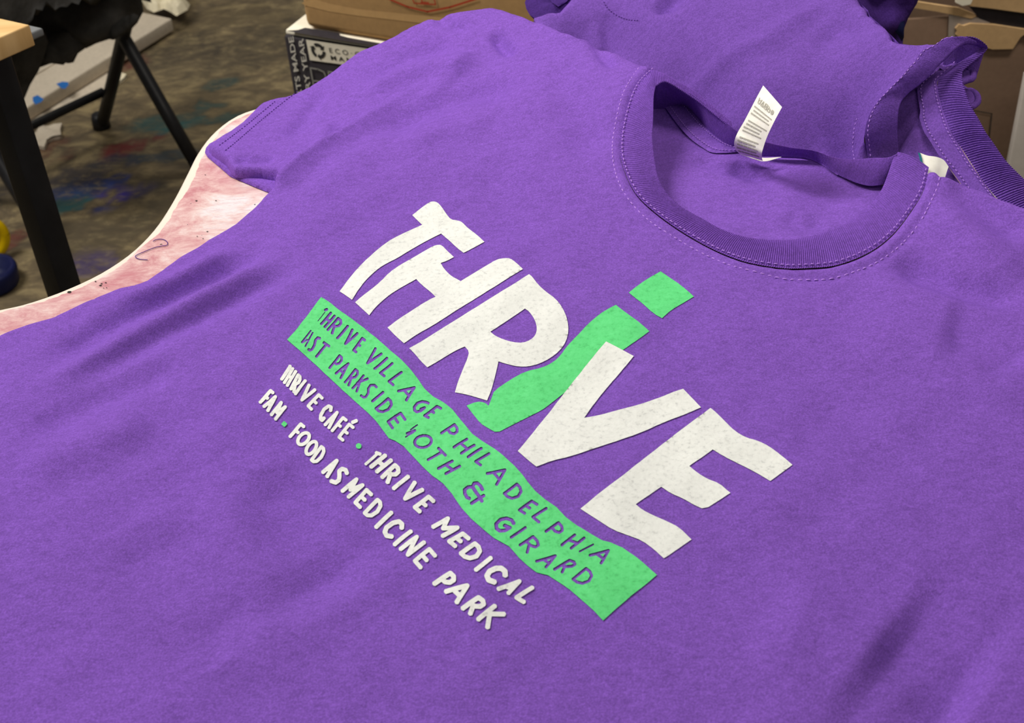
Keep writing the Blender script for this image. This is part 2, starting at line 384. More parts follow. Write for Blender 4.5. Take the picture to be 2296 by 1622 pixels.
for px_, py_, rx, ry, an, k_ in ((455, 405, .03, .02, .6, 1), (415, 455, .035, .018, .9, 1), (440, 500, .03, .02, .8, .9), (350, 540, .04, .02, .9, .5), (320, 600, .05, .018, .7, 1), (265, 640, .04, .015, .6, .8), (180, 655, .03, .008, .5, .5), (110, 690, .05, .014, .4, 1.1), (20, 715, .06, .014, .3, 1.1), (520, 262, .03, .01, .6, .9), (560, 420, .03, .02, .6, .6),
                                 (530, 455, .035, .02, .7, -1.1), (480, 490, .03, .02, .8, -.9), (385, 455, .012, .02, .8, -.7), (520, 380, .03, .012, .6, -.6), (200, 625, .03, .006, .4, -.5), (400, 560, .03, .015, .8, -.3)):
    q = at_z([(px_, py_)], 0)[0, :2]; d = V2 - q; ca, sa = math.cos(an), math.sin(an); u = (d[:, 0] * ca + d[:, 1] * sa) / rx; v = (-d[:, 0] * sa + d[:, 1] * ca) / ry
    pk += k_ * np.clip((1.3 - np.sqrt(u * u + v * v) + .5 * wb) * 1.6, 0, 1)
pk = np.clip(pk * .5 + .5, 0, 1)
rim = np.clip(1 - dm / 0.0105, 0, 1)
mk('tabletop', np.c_[V2, zt_], F, M_pink, table, attr={'rim': np.c_[rim, rim, rim, np.ones(len(rim))], 'stain': np.c_[pk, pk, pk, np.ones(len(pk))]})
n = len(bc); V = []; nb = np.roll(bc, -1, 0) - np.roll(bc, 1, 0); nb = np.c_[nb[:, 1], -nb[:, 0]]; nb /= np.linalg.norm(nb, axis=1)[:, None]
cen = bc.mean(0)
if ((bc - cen) * nb).sum() < 0: nb = -nb
for off, z in ((0, ZT - 0.002), (0.0015, ZT - 0.003), (0.002, ZT - 0.006), (0.002, ZT - 0.022), (0.0, ZT - 0.025)): V.append(np.c_[bc + nb * off, np.full(n, z)])
V.append(np.c_[bc * 0.96 + cen * 0.04, np.full(n, ZT - 0.025)])
V = np.stack(V, 1).reshape(-1, 3); o = mk('edge_band', V, grid_faces(n, 6, True), M_rim, table); tag(o, 'cream white rounded table edge')
V2b, Fb = fill([bc * 0.97 + cen * 0.03], step=0.05); mk('underside_panel', np.c_[V2b, np.full(len(V2b), ZT - 0.024)], Fb[:, ::-1], M_rim, table)
for lx, ly in ((-0.32, 0.36), (0.30, 0.36), (0.06, 1.02), (0.24, 1.05)):
    mk('leg', *boxm((lx - .02, ly - .02, 0), (.04, 0, 0), (0, .04, 0), (0, 0, ZT - .026), .003), M_blackmetal, table)

# ------------------------------------------------------------------ printed shirt in front: height field
Zc = [(-300, 900, .004), (0, 746, .004), (150, 700, .006), (302, 633, .008), (462, 534, .010), (567, 460, .012), (640, 400, .016), (760, 320, .018), (900, 240, .022), (1100, 15, .050), (960, 42, .040), (880, 80, .032), (800, 112, .025), (720, 172, .017), (650, 210, .012), (565, 245, .009), (470, 322, .008), (530, 330, .011), (600, 340, .012),
      (1220, 45, .054), (1300, 88, .056), (1380, 120, .058), (1462, 152, .060), (1410, 225, .052), (1390, 341, .040), (1427, 436, .033), (1519, 513, .029), (1631, 573, .026), (1754, 601, .025), (1877, 594, .026), (2000, 527, .030), (2071, 425, .040), (2081, 376, .046), (2120, 390, .046), (2200, 418, .043), (2296, 458, .040), (2500, 560, .03),
      (1200, 250, .040), (1000, 300, .030), (1200, 450, .026), (900, 500, .018), (1300, 700, .018), (700, 700, .012), (400, 800, .010), (1000, 900, .013), (1600, 900, .016), (2000, 750, .022), (2296, 700, .025), (400, 1200, .010), (1000, 1300, .012), (1600, 1300, .013), (2200, 1200, .016), (200, 1700, .010), (1148, 1700, .011), (2296, 1700, .012)]
q = at_z([c[:2] for c in Zc], [c[2] for c in Zc]); Zbase = tps(np.c_[q[:, :2], [c[2] for c in Zc]], 1e-5)
def pxl(pts, h=.015): return at_z(pts, h)[:, :2]
CRE = [  # crease: points, half width (m), height (m)
    ([(90, 790), (250, 700), (430, 625), (600, 540)], .010, -.0030), ([(60, 850), (260, 760), (470, 650), (640, 560)], .009, .0022), ([(150, 830), (360, 735), (560, 640), (700, 585)], .010, -.0022),
    ([(20, 960), (200, 880), (420, 790)], .012, -.002), ([(240, 650), (330, 640), (420, 598), (520, 530)], .007, .0018), ([(30, 1040), (180, 980), (330, 930)], .015, .0018),
    ([(1112, 152), (1132, 178), (1160, 205)], .0045, -.0026), ([(978, 92), (1000, 120), (1035, 136), (1060, 145)], .005, -.0014), ([(1100, 22), (1092, 45), (1075, 62), (1050, 72)], .004, -.0013), ([(1085, 40), (1060, 60)], .006, .002),
    ([(1150, 60), (1180, 84), (1230, 112), (1280, 132), (1330, 170)], .009, -.0022), ([(1130, 70), (1200, 100), (1250, 150), (1290, 210)], .009, .0022), ([(1255, 92), (1290, 106), (1330, 124)], .006, -.0013), ([(1370, 122), (1420, 142)], .005, -.001),
    ([(800, 225), (900, 200), (1000, 195), (1090, 215)], .012, .0025), ([(820, 200), (930, 165), (1020, 165)], .010, -.0014), ([(850, 330), (960, 280), (1080, 260), (1180, 290)], .013, -.0026), ([(900, 370), (1000, 330), (1110, 330)], .012, .0015),
    ([(1325, 185), (1350, 225), (1380, 270)], .005, -.0026), ([(1345, 190), (1368, 235), (1390, 262)], .005, .0018), ([(1240, 250), (1290, 330), (1340, 420)], .014, -.0018), ([(1080, 400), (1150, 470), (1200, 560)], .02, -.0015),
    ([(2115, 398), (2160, 415), (2230, 425), (2296, 440)], .006, -.0026), ([(2118, 440), (2200, 470), (2296, 520)], .011, .0024), ([(2110, 480), (2190, 530), (2296, 590)], .012, -.0028), ([(2080, 540), (2180, 600), (2296, 660)], .012, .0018), ([(2000, 615), (2080, 650), (2200, 690), (2296, 700)], .010, -.0026), ([(1950, 640), (2050, 690), (2160, 740)], .012, .0014), ([(2100, 780), (2200, 800), (2296, 850)], .02, -.002),
    ([(590, 1040), (620, 1130), (680, 1230), (780, 1330)], .022, -.0026), ([(500, 1080), (560, 1200), (660, 1320)], .022, .0018), ([(320, 1150), (430, 1320), (560, 1420)], .03, -.002), ([(930, 270), (1010, 220), (1060, 180)], .008, .0010),
    ([(640, 300), (690, 250), (720, 200)], .007, -.0014), ([(690, 350), (720, 320), (735, 270)], .006, .0012), ([(520, 345), (560, 350), (617, 350)], .005, -.0016), ([(1960, 1440), (2080, 1500), (2200, 1560)], .04, -.003), ([(1700, 1380), (1900, 1460), (2100, 1600)], .03, .002),
]
CRW = [(catmull(pxl(p), 24), w, a) for p, w, a in CRE]
fold_ln = catmull(pxl([(601, 425), (650, 378), (700, 345), (760, 310), (830, 272), (910, 232), (990, 200)], .016), 60)
w1 = waves(21, .13, .0011); w2 = waves(22, .045, .00040); w3 = waves(23, .018, .00013)
def Zfront(p):
    p = np.atleast_2d(p); z = Zbase(p) + w1(p) + w2(p) + w3(p)
    for ln, w, a in CRW:
        lo, hi = ln.min(0) - 3 * w, ln.max(0) + 3 * w
        mk_ = np.all((p > lo) & (p < hi), axis=1)
        if mk_.any():
            d, t = pdist(p[mk_], ln); z[mk_] += 2.5 * a * np.exp(-(d / w) ** 2) * np.clip(np.minimum(t, 1 - t) * 5, 0, 1)
    d, t = pdist(p, fold_ln, True)          # body folds over the sleeve along this line
    k = np.clip((1 - t) * 1.6, 0, 1) * np.clip(t * 14 + .1, 0, 1)
    near = np.exp(-np.abs(d) / .028) * k
    sgn = -d                                # body side is to the right of the line
    z += near * (.0095 / (1 + np.exp(-np.clip(sgn / .0011, -40, 40))) - .0020)
    z += k * (-.0040 * np.exp(-((sgn - .020) / .012) ** 2) + .0016 * np.exp(-((sgn - .002) / .004) ** 2))
    for ln, w, a, o_ in SEAMS:
        lo, hi = ln.min(0) - .02, ln.max(0) + .02; mk_ = np.all((p > lo) & (p < hi), axis=1)
        if mk_.any(): z[mk_] += a * np.exp(-((pdist(p[mk_], ln)[0] - o_) / w) ** 2)
    return np.maximum(z, .0012)
SEAMS = []
S_px = [(1466, 151), (1431, 183), (1410, 225), (1394, 288), (1390, 341), (1403, 390), (1427, 436), (1466, 474), (1519, 513), (1578, 548), (1631, 573), (1684, 590), (1754, 601), (1807, 601), (1877, 594), (1948, 566), (2000, 527), (2042, 474), (2071, 425), (2083, 374)]
left_px = [(0, 746), (62, 722), (114, 707), (154, 688), (191, 670), (234, 653), (268, 639), (302, 633), (324, 625), (358, 602), (401, 571), (462, 534), (524, 497), (567, 460), (601, 425), (612, 412), (617, 383), (575, 377), (540, 376), (524, 374), (514, 367), (504, 354), (487, 342), (470, 332), (465, 326), (466, 319), (480, 309), (512, 290), (540, 269), (565, 244), (585, 226), (605, 218), (650, 209), (690, 191), (720, 172), (760, 142), (800, 112), (840, 95), (880, 78), (920, 55), (960, 38), (1000, 28), (1040, 20), (1075, 14), (1103, 11), (1130, 16), (1165, 28), (1220, 44), (1262, 64), (1300, 80), (1330, 92), (1380, 112), (1425, 134), (1450, 145)]
right_px = [(2110, 384), (2160, 400), (2200, 414), (2250, 436), (2296, 456)]
Lp = onto(np.array(left_px, float), Zfront)[:, :2]
Sp = onto(catmull(S_px, 90), Zfront)
st2 = [(1434, 151), (1415, 178), (1396, 214), (1380, 278), (1373, 341), (1385, 404), (1413, 453), (1455, 496), (1508, 531), (1568, 566), (1631, 594), (1684, 608), (1754, 626), (1807, 629), (1860, 627), (1912, 612), (1965, 590), (2018, 552), (2060, 503), (2085, 457), (2102, 420), (2107, 396)]
sl2 = onto(catmull(st2, 80), Zfront)[:, :2]
SEAMS += [(Sp[:, :2].copy(), .0014, -.0016, 0.0), (Sp[:, :2].copy(), .0030, .0011, .0042), (sl2, .0013, -.0011, 0.0), (sl2, .004, .0004, .005)]
Rp = onto(np.array(right_px, float), Zfront)[:, :2]
off = np.array([(0.40, 0.69), (0.46, 0.60), (0.49, 0.50), (0.44, 0.44), (0.36, 0.40), (0.32, 0.33), (0.25, 0.245), (0.05, 0.215), (-0.2, 0.235), (-0.38, 0.33), (-0.455, 0.47), (-0.42, 0.585)])
off = catmull(np.vstack([Rp[-1:], off, Lp[:1]]), 70)[1:-1]
out = np.vstack([Lp, Sp[:, :2], Rp, off]); soft = [True] * len(Lp) + [False] * (len(Sp) - 1) + [True] * (len(Rp) + 1 + len(off))
shirt = thing('t_shirt', (0.05, 0.7, ZT), 'purple t-shirt in front with white and green printed lettering, spread on the pink table', 't-shirt')
Vb, Fb = sheet(out, Zfront, .0030, soft)
mk('front_panel', Vb, Fb, M_shirt, shirt)
# underside ply of the sleeve
und_px = [(458, 336), (464, 346), (489, 366), (514, 388), (536, 398), (573, 413), (612, 428), (660, 420), (640, 350), (560, 320), (490, 312), (470, 322)]
Zu = lambda p: np.maximum(.0035 + waves(31, .05, .0006)(p), .002)
U = onto(np.array(und_px, float), Zu)[:, :2]
Vu, Fu = sheet(U, lambda p: np.minimum(Zu(p), Zfront(p) - .0012), .003, [True] * 6 + [False] * 6, r=.003, drop=1.2)
mk('sleeve_underside', Vu, Fu, M_shirt, shirt)
# sleeve hem stitching
for ln in ([(503, 340), (530, 318), (560, 292), (600, 258), (640, 226), (668, 205)], [(490, 328), (520, 306), (550, 283), (585, 254), (620, 225)]):
    c = onto(catmull(ln, 60), Zfront); mk('hem_stitching', *stitches(c, .0002, .0016, .0012, .00032), M_thread2, shirt)

# neck: ribbed band, inside back, back band, tape
def curve_h(P, n):
    c = catmull(np.array(P, float), n); return at_z(c[:, :2], c[:, 2])
I_px = [(1470, 190, .057), (1465, 215, .055), (1463, 262, .049), (1461, 308, .043), (1466, 358, .037), (1474, 398, .034), (1491, 430, .031), (1526, 464, .029), (1575, 492, .0275), (1617, 515, .0265), (1666, 531, .026), (1719, 538, .0255), (1782, 538, .0255), (1842, 524, .026), (1895, 503, .028), (1944, 467, .031), (1976, 429, .035), (1993, 390, .040), (2004, 358, .045), (2016, 341, .048)]
N = 1801
A = onto(catmull(S_px, N), Zfront); A[:, 2] -= .0002
B = curve_h(I_px, N)
A0 = curve_h([(1640, 274, .0435), (1600, 240, .0475), (1565, 210, .0510), (1530, 187, .0552), (1500, 171, .0578), (1484, 160, .0592), (1466, 151, .0594)], 400); B0 = curve_h([(1640, 284, .0420), (1600, 252, .0462), (1565, 224, .0500), (1530, 201, .0542), (1501, 184, .0575), (1486, 181, .058), (1470, 190, .057)], 400)
A0[:, 2] += (A[0, 2] - A0[-1, 2]) * np.linspace(0, 1, 400) ** 6
A = np.vstack([A0[:-1], A]); B = np.vstack([B0[:-1], B])
col = mk('collar', *loft(A, B, 12, .0014, .0008, 275, .00042), M_rib, shirt); tag(col, 'ribbed knit collar band')
A2 = A.copy()
mk('collar_stitching', *stitches((A + (B - A) * .07)[399:], .0012, .0024, .0014), M_thread, shirt)
mk('neck_stitching', *stitches(onto(catmull(st2, 300), Zfront), .0003, .0028, .0016, .00046), M_thread, shirt)
# inside back panel
Ic = [(1480, 215, .030), (1491, 239, .026), (1519, 278, .024), (1547, 309, .0235), (1596, 341, .0235), (1649, 345, .0240), (1751, 352, .0245), (1842, 369, .0250), (1877, 394, .025), (1926, 415, .025), (1983, 425, .026), (1470, 300, .022), (1468, 380, .021), (1520, 455, .0215), (1620, 508, .0215), (1720, 532, .0215), (1800, 530, .0215), (1900, 495, .0225), (1960, 450, .025), (1600, 420, .022), (1750, 440, .0225), (1850, 460, .022)]
q = at_z([c[:2] for c in Ic], [c[2] for c in Ic]); Zi0 = tps(np.c_[q[:, :2], [c[2] for c in Ic]], 1e-5)
ICR = [(catmull(pxl(p, .023), 20), w, a) for p, w, a in [([(1555, 350), (1600, 370), (1660, 385), (1730, 400)], .006, -.0022), ([(1545, 335), (1590, 360), (1650, 372)], .005, .0016), ([(1640, 372), (1700, 388), (1760, 385)], .008, -.0016), ([(1740, 400), (1790, 480), (1830, 500)], .012, .0012), ([(1760, 480), (1800, 505), (1850, 495)], .006, -.0014), ([(1800, 380), (1840, 430), (1920, 450)], .012, -.001)]]
wi = waves(41, .05, .0004)
def Zin(p):
    z = Zi0(p) + wi(p)
    for ln, w, a in ICR:
        d, t = pdist(p, ln); z += 1.6 * a * np.exp(-(d / w) ** 2) * np.clip(np.minimum(t, 1 - t) * 5, 0, 1)
    return z
in_px = [(1478, 212), (1491, 236), (1519, 275), (1547, 306), (1575, 327), (1596, 338), (1649, 337), (1700, 347), (1751, 349), (1807, 353), (1842, 367), (1870, 385), (1898, 398), (1926, 410), (1983, 416), (2010, 400), (2006, 450), (1975, 490), (1915, 525), (1850, 550), (1780, 562), (1710, 560), (1650, 550), (1590, 525), (1530, 495), (1480, 455), (1450, 400), (1438, 340), (1438, 270), (1450, 225)]
Ip = onto(np.array(in_px, float), Zin)[:, :2]
Vi, Fi = sheet(Ip, Zin, .003, [False] * len(Ip)); mk('inside_back_panel', Vi, Fi, M_shirt, shirt)
Btop = [(1462, 197, .0500), (1476, 187, .0560), (1486, 183, .0570), (1501, 184, .0570), (1526, 198, .0545), (1568, 225, .050), (1610, 260, .045), (1652, 295, .041), (1690, 312, .0385), (1716, 320, .037), (1772, 332, .0355), (1824, 339, .035), (1870, 355, .034), (1912, 360, .036), (1955, 357, .040), (1990, 356, .044), (2010, 348, .047)]
Blow = [(1452, 250, .0235), (1474, 248, .0235), (1500, 248, .0235), (1535, 246, .0245), (1560, 262, .028), (1590, 295, .0265), (1625, 322, .0255), (1655, 336, .025), (1700, 350, .0252), (1751, 352, .0255), (1807, 356, .026), (1842, 370, .026), (1870, 388, .0262), (1898, 401, .0265), (1926, 412, .027), (1955, 417, .028), (1990, 412, .030)]
A = curve_h(Blow, N); B = curve_h(Btop, N); up = np.array([0, -.7, .7])
o = mk('back_collar', *loft(A, B, 10, .0008, .0010, 200, .00042, up), M_rib, shirt); tag(o, 'ribbed inside of the collar back')
T1 = [(1491, 240, .0275), (1519, 279, .0255), (1547, 310, .0248), (1575, 331, .0245), (1596, 342, .0245), (1625, 343, .025), (1655, 341, .0255)]
T2 = [(1530, 222, .0325), (1556, 255, .0292), (1588, 290, .0272), (1622, 318, .0262), (1640, 328, .0262), (1652, 332, .0262), (1660, 336, .0262)]
A = curve_h(T1, 120); B = curve_h(T2, 120)
o = mk('neck_tape', *loft(A, B, 8, .0009, .0005, 0, 0, up), M_shirt, shirt); tag(o, 'stitched neck seam tape')
mk('tape_stitching', *join([stitches(A + (B - A) * .2, .0012, .0012, .0012, .0003), stitches(A + (B - A) * .8, .0013, .0012, .0012, .0003)]), M_thread, shirt)
# right part of the neck seam
T3 = [(1751, 351, .0262), (1807, 355, .0268), (1842, 369, .0265), (1877, 393, .0262)]; T4 = [(1751, 341, .0295), (1807, 345, .0300), (1845, 357, .0290), (1885, 385, .0270)]
mk('neck_tape', *loft(curve_h(T3, 80), curve_h(T4, 80), 6, .0012, .0006, 0, 0, up), M_shirt, shirt)

# care label
lab = lambda pts, hs: np.array([(1600 + x / 8.11, 170 + y / 8.11, h) for (x, y), h in zip(pts, hs)])
hs = [.076, .071, .065, .058, .052, .048, .042, .035, .0290]
LE = lab([(905, 180), (790, 390), (680, 600), (560, 830), (460, 1000), (400, 1130), (375, 1240), (400, 1340), (470, 1420)], hs)
RE = lab([(1245, 570), (1140, 760), (1045, 950), (965, 1130), (910, 1290), (880, 1400), (880, 1480), (885, 1520), (900, 1550)], hs)
A = curve_h(LE, 60); B = curve_h(RE, 60)
def tagp(s, t, lift=.0):             # s across 0..1, t down 0..1
    i = t * 59; k = min(58, int(i)); f = i - k; a = A[k] + (A[k + 1] - A[k]) * f; b = B[k] + (B[k + 1] - B[k]) * f
    nn = np.cross(b - a, A[k + 1] - A[k]); nn /= np.linalg.norm(nn); nn = nn if nn @ (np.array([0, 0, CZ]) - a) > 0 else -nn
    return a + (b - a) * s + nn * lift
v, f = loft(A, B, 8); v2 = [np.array(q) + [0, .0005, -.0001] for q in v]
A3 = curve_h(lab([(470, 1420), (880, 1490), (1230, 1475)], [.0285, .0295, .0300]), 30); B3 = curve_h(lab([(560, 1455), (900, 1556), (1232, 1482)], [.0280, .0282, .0298]), 30)
o = mk('care_label', *join([(v, f), (v2, f), loft(A3, B3, 5)]), M_tag, shirt); tag(o, 'white fabric care label standing up at the neck')
pr = []
def pq(s0, t0, s1, t1, w=None):
    if w is None: c = [(s0, t0), (s1, t0), (s1, t1), (s0, t1)]
    else:
        d = np.array([s1 - s0, (t1 - t0) * 2.1]); L = np.linalg.norm(d); nn = np.array([-d[1], d[0]]) / L * w; nn[1] /= 2.1
        c = [(s0 + nn[0], t0 + nn[1]), (s1 + nn[0], t1 + nn[1]), (s1 - nn[0], t1 - nn[1]), (s0 - nn[0], t0 - nn[1])]
    pr.append(([tagp(a, b, .0003) for a, b in c], [(0, 1, 2, 3)]))
for k in range(14):
    t = .275 + k * .050
    if k in (3, 8): continue
    s = .10 + random.uniform(-.02, .03)
    end = random.uniform(.66, .86)
    while s < end:
        l = random.uniform(.08, .22); pq(s, t, min(s + l, .9), t + .021); s += l + .02
for k in range(5):
    s = .11 + k * .155; t = .15; w = .016
    if k == 0: segs = [(0, 0, .03, .07), (.03, .07, .10, .07), (.10, .07, .12, 0), (0, .025, .12, .025)]
    elif k == 1: segs = [(0, .07, .055, 0), (.055, 0, .11, .07), (0, .07, .11, .07), (.03, .05, .08, .05)]
    elif k == 2: segs = [(0, 0, .11, 0), (.11, 0, .11, .07), (.11, .07, 0, .07), (0, .07, 0, 0), (.03, .02, .08, .05), (.03, .05, .08, .02)]
    elif k == 3: segs = [(0, .07, .11, .07), (0, .07, .02, .02), (.02, .02, .1, .02), (.1, .02, .11, .07), (0, 0, .11, .05)]
    else: segs = [(.055, 0, .11, .035), (.11, .035, .055, .07), (.055, .07, 0, .035), (0, .035, .055, 0), (.01, .005, .1, .065), (.1, .005, .01, .065)]
    for a in segs: pq(s + a[0], t + a[1], s + a[2], t + a[3], w)
pl = mk('label_printing', *join(pr), M_tagprint, o, smooth=False)

# ------------------------------------------------------------------ print on the shirt
def lift(V2, dz): return np.c_[V2, Zfront(V2) + ZT + dz]
def to2(px): return onto(np.asarray(px, float), Zfront)[:, :2]
def to2s(polys):
    k = np.cumsum([0] + [len(p) for p in polys]); q = to2(np.vstack([np.asarray(p, float) for p in polys])); return [q[a:b] for a, b in zip(k[:-1], k[1:])]
cA = lambda P: [(700 + x / 3.2433, 420 + y / 3.2433) for x, y in P]
cB = lambda P: [(1000 + x / 2.3175, 580 + y / 2.3175) for x, y in P]
def printed(name, px, m, dz, holes=(), label=None, step=.0025, es=.0012):
    V2, F = fill([to2(px)], [to2(h) for h in holes], step=step, edge_step=es)
    o = mk(name, lift(V2, dz), F, m, shirt)
    if label: tag(o, label)
    return o
def rnd(P, n=2):                     # soften a traced outline but keep its corners
    P = [np.array(p, float) for p in P]; out = []
    for i, p in enumerate(P):
        a, b = P[i - 1] - p, P[(i + 1) % len(P)] - p; ca = a @ b / (np.linalg.norm(a) * np.linalg.norm(b) + 1e-9)
        if ca > -0.55: out.append(p + a * min(.1, 4 / np.linalg.norm(a))); out.append(p * .9 + (p + a * min(.1, 4 / np.linalg.norm(a))) * .05 + (p + b * min(.1, 4 / np.linalg.norm(b))) * .05); out.append(p + b * min(.1, 4 / np.linalg.norm(b)))
        else:
            out += [p + a * .25, p + b * .25]
    return out
T_ = [(728, 208), (800, 150), (850, 115), (880, 106), (912, 115), (940, 145), (980, 205), (1010, 240), (1060, 246), (1090, 258), (1130, 300), (1200, 352), (1253, 402), (1180, 442), (1102, 482), (1060, 452), (1000, 395), (938, 342), (880, 370), (800, 412), (700, 470), (620, 520), (540, 560), (490, 590), (440, 632), (380, 692), (330, 760), (290, 824), (200, 762), (260, 680), (330, 595), (420, 505), (540, 405), (640, 350), (740, 305), (800, 278), (765, 245)]
H_ = [(920, 422), (945, 428), (985, 470), (1031, 513), (985, 538), (935, 556), (960, 600), (1010, 650), (1080, 688), (1150, 645), (1250, 585), (1340, 530), (1400, 520), (1440, 522), (1480, 550), (1533, 600), (1450, 650), (1340, 720), (1220, 795), (1080, 880), (980, 945), (880, 1010), (770, 1070), (668, 1140), (610, 1090), (548, 1026), (620, 970), (720, 905), (820, 840), (898, 802), (860, 765), (800, 718), (757, 673), (700, 705), (620, 750), (560, 790), (500, 840), (450, 890), (415, 937), (370, 895), (312, 842), (360, 800), (420, 755), (500, 690), (560, 625), (640, 570), (720, 525), (800, 478), (880, 432)]
R_ = [(1577, 637), (1600, 655), (1640, 710), (1700, 765), (1770, 815), (1820, 880), (1855, 960), (1866, 1050), (1845, 1130), (1800, 1195), (1730, 1250), (1650, 1290), (1570, 1310), (1500, 1310), (1440, 1298), (1355, 1272), (1340, 1340), (1320, 1420), (1300, 1490), (1272, 1557), (1200, 1535), (1120, 1512), (1038, 1497), (1060, 1420), (1100, 1320), (1130, 1250), (1142, 1200), (1110, 1164), (1050, 1190), (980, 1230), (900, 1280), (838, 1315), (790, 1270), (750, 1220), (706, 1176), (790, 1130), (900, 1060), (1020, 985), (1140, 910), (1260, 835), (1380, 760), (1480, 700)]
Rh = [(1547, 888), (1580, 910), (1620, 970), (1636, 1030), (1625, 1080), (1590, 1115), (1530, 1138), (1460, 1132), (1390, 1112), (1330, 1085), (1296, 1056), (1360, 1015), (1450, 955)]
dot = [(1115, 69), (1160, 100), (1220, 140), (1288, 201), (1230, 235), (1170, 270), (1123, 313), (1080, 290), (1020, 235), (950, 180), (1000, 140), (1060, 100)]
i_ = [(883, 243), (930, 280), (1000, 330), (1057, 380), (1010, 415), (925, 474), (840, 530), (720, 620), (640, 680), (600, 712), (550, 752), (500, 790), (400, 840), (320, 880), (265, 909), (220, 885), (180, 860), (140, 810), (107, 767), (160, 746), (200, 750), (222, 768), (240, 720), (250, 690), (330, 635), (410, 590), (500, 570), (560, 540), (600, 500), (620, 470), (650, 435), (690, 395), (740, 340), (800, 290), (840, 265)]
V_ = [(832, 435), (900, 470), (976, 511), (920, 580), (850, 660), (780, 745), (718, 832), (800, 818), (900, 790), (1000, 765), (1100, 730), (1232, 681), (1270, 720), (1325, 778), (1240, 815), (1120, 860), (1000, 915), (880, 955), (760, 995), (640, 1035), (550, 1055), (470, 1086), (430, 1055), (373, 1005), (440, 925), (540, 800), (640, 670), (740, 545)]
E_ = [(1374, 780), (1400, 800), (1450, 850), (1500, 900), (1560, 935), (1620, 950), (1680, 980), (1740, 1025), (1800, 1076), (1740, 1120), (1685, 1160), (1600, 1110), (1520, 1070), (1440, 1030), (1386, 996), (1340, 1030), (1264, 1082), (1310, 1120), (1360, 1150), (1420, 1172), (1478, 1222), (1420, 1260), (1343, 1308), (1290, 1285), (1230, 1250), (1170, 1225), (1118, 1190), (1060, 1230), (986, 1281), (1020, 1310), (1080, 1340), (1150, 1370), (1210, 1400), (1276, 1464), (1210, 1510), (1132, 1562), (1080, 1515), (1020, 1470), (940, 1440), (870, 1415), (800, 1370), (730, 1325), (698, 1304), (800, 1220), (920, 1130), (1040, 1035), (1160, 940), (1280, 850)]
printed('printed_letter', cA(rnd(T_)), M_white, .0005, (), 'white printed letter T')
printed('printed_letter', cA(rnd(H_)), M_white, .0005, (), 'white printed letter H')
printed('printed_letter', cA(rnd(R_)), M_white, .0005, [cA(rnd(Rh))], 'white printed letter R')
gi = printed('printed_letter', cB(rnd(i_)), M_green, .00035, (), 'green printed letter i')
V2, F = fill([to2(cB(rnd(dot)))], step=.0025, edge_step=.0012); o = mk('letter_dot', lift(V2, .0004), F, M_green, gi)
printed('printed_letter', cB(rnd(V_)), M_white, .0006, (), 'white printed letter V')
printed('printed_letter', cB(rnd(E_)), M_white, .0005, (), 'white printed letter E')

GL = {'A': [[(0, 0), (.5, 1), (1, 0)], [(.22, .34), (.78, .34)]], 'D': [[(0, 0), (0, 1), (.42, 1), (.8, .86), (1, .5), (.8, .14), (.42, 0), (0, 0)]],
      'E': [[(1, 1), (0, 1), (0, 0), (1, 0)], [(0, .5), (.8, .5)]], 'F': [[(1, 1), (0, 1), (0, 0)], [(0, .5), (.9, .5)]], 'H': [[(0, 0), (0, 1)], [(1, 0), (1, 1)], [(0, .5), (1, .5)]],
      'I': [[(0, 0), (0, 1)]], 'K': [[(0, 0), (0, 1)], [(0, .42), (1, 1)], [(.25, .55), (1, 0)]], 'L': [[(0, 1), (0, 0), (1, 0)]], 'M': [[(0, 0), (0, 1), (.5, .35), (1, 1), (1, 0)]], 'N': [[(0, 0), (0, 1), (1, 0), (1, 1)]],
      'P': [[(0, 0), (0, 1), (.6, 1), (1, .86), (1, .62), (.6, .46), (0, .46)]], 'R': [[(0, 0), (0, 1), (.6, 1), (1, .86), (1, .64), (.6, .48), (0, .46)], [(.42, .47), (1, 0)]],
      'T': [[(0, 1), (1, 1)], [(.5, 1), (.5, 0)]], 'V': [[(0, 1), (.5, 0), (1, 1)]]}
O16 = [(math.cos(a), math.sin(a)) for a in np.linspace(0, 2 * np.pi, 17)]
def letters(org, items, w):
    """items in enlarged coordinates: (letter, corner, right vector, top corner) or a list of hand-drawn strokes"""
    k = 6.76; polys = []
    for it in items:
        ww = w
        if it[0] == '*': strokes = [np.array(s, float) for s in it[1]]; ww = it[2] if len(it) > 2 else w
        elif it[0] == 'O':
            c, rv, uv = [np.array(q, float) for q in it[1:4]]; strokes = [np.array([c + rv * x + uv * y for x, y in O16])]
        else:
            bl, rv, tl = [np.array(q, float) for q in it[1:4]]
            if it[0] == 'A': rv = rv - bl; tl = tl - rv * .5           # A: left foot, right foot, apex
            elif it[0] == 'V': t0, t1, b0 = bl, rv, tl; rv = t1 - t0; bl = b0 - rv * .5; tl = t0   # V: two tops, foot
            uv = tl - bl; strokes = [np.array([bl + rv * x + uv * y for x, y in s]) for s in GL[it[0]]]
        for s in strokes:
            s = s / k + np.array(org); h = ww / k / 2 * (1.24 if ww < 47 else 1.05)
            for j, (a, b) in enumerate(zip(s[:-1], s[1:])):
                d = (b - a) / (np.linalg.norm(b - a) + 1e-9); n = np.array([-d[1], d[0]]) * h; e = d * h * .5
                a2 = a - e if j == 0 else a; b2 = b + e if j == len(s) - 2 else b
                polys.append(np.array([a2 + n, a2 - n, b2 - n, b2 + n]))
            rr = [(p, 1.0) for p in s[1:-1]] + [(s[0] , .98), (s[-1], .98)]
            for p, q in rr: polys.append(np.array([p + h * q * np.array([math.cos(t), math.sin(t)]) for t in np.linspace(.1, 6.383, 11)[:-1]]))
    return polys
O1, O2, O3, O4 = (640, 660), (840, 820), (980, 980), (1160, 1120)
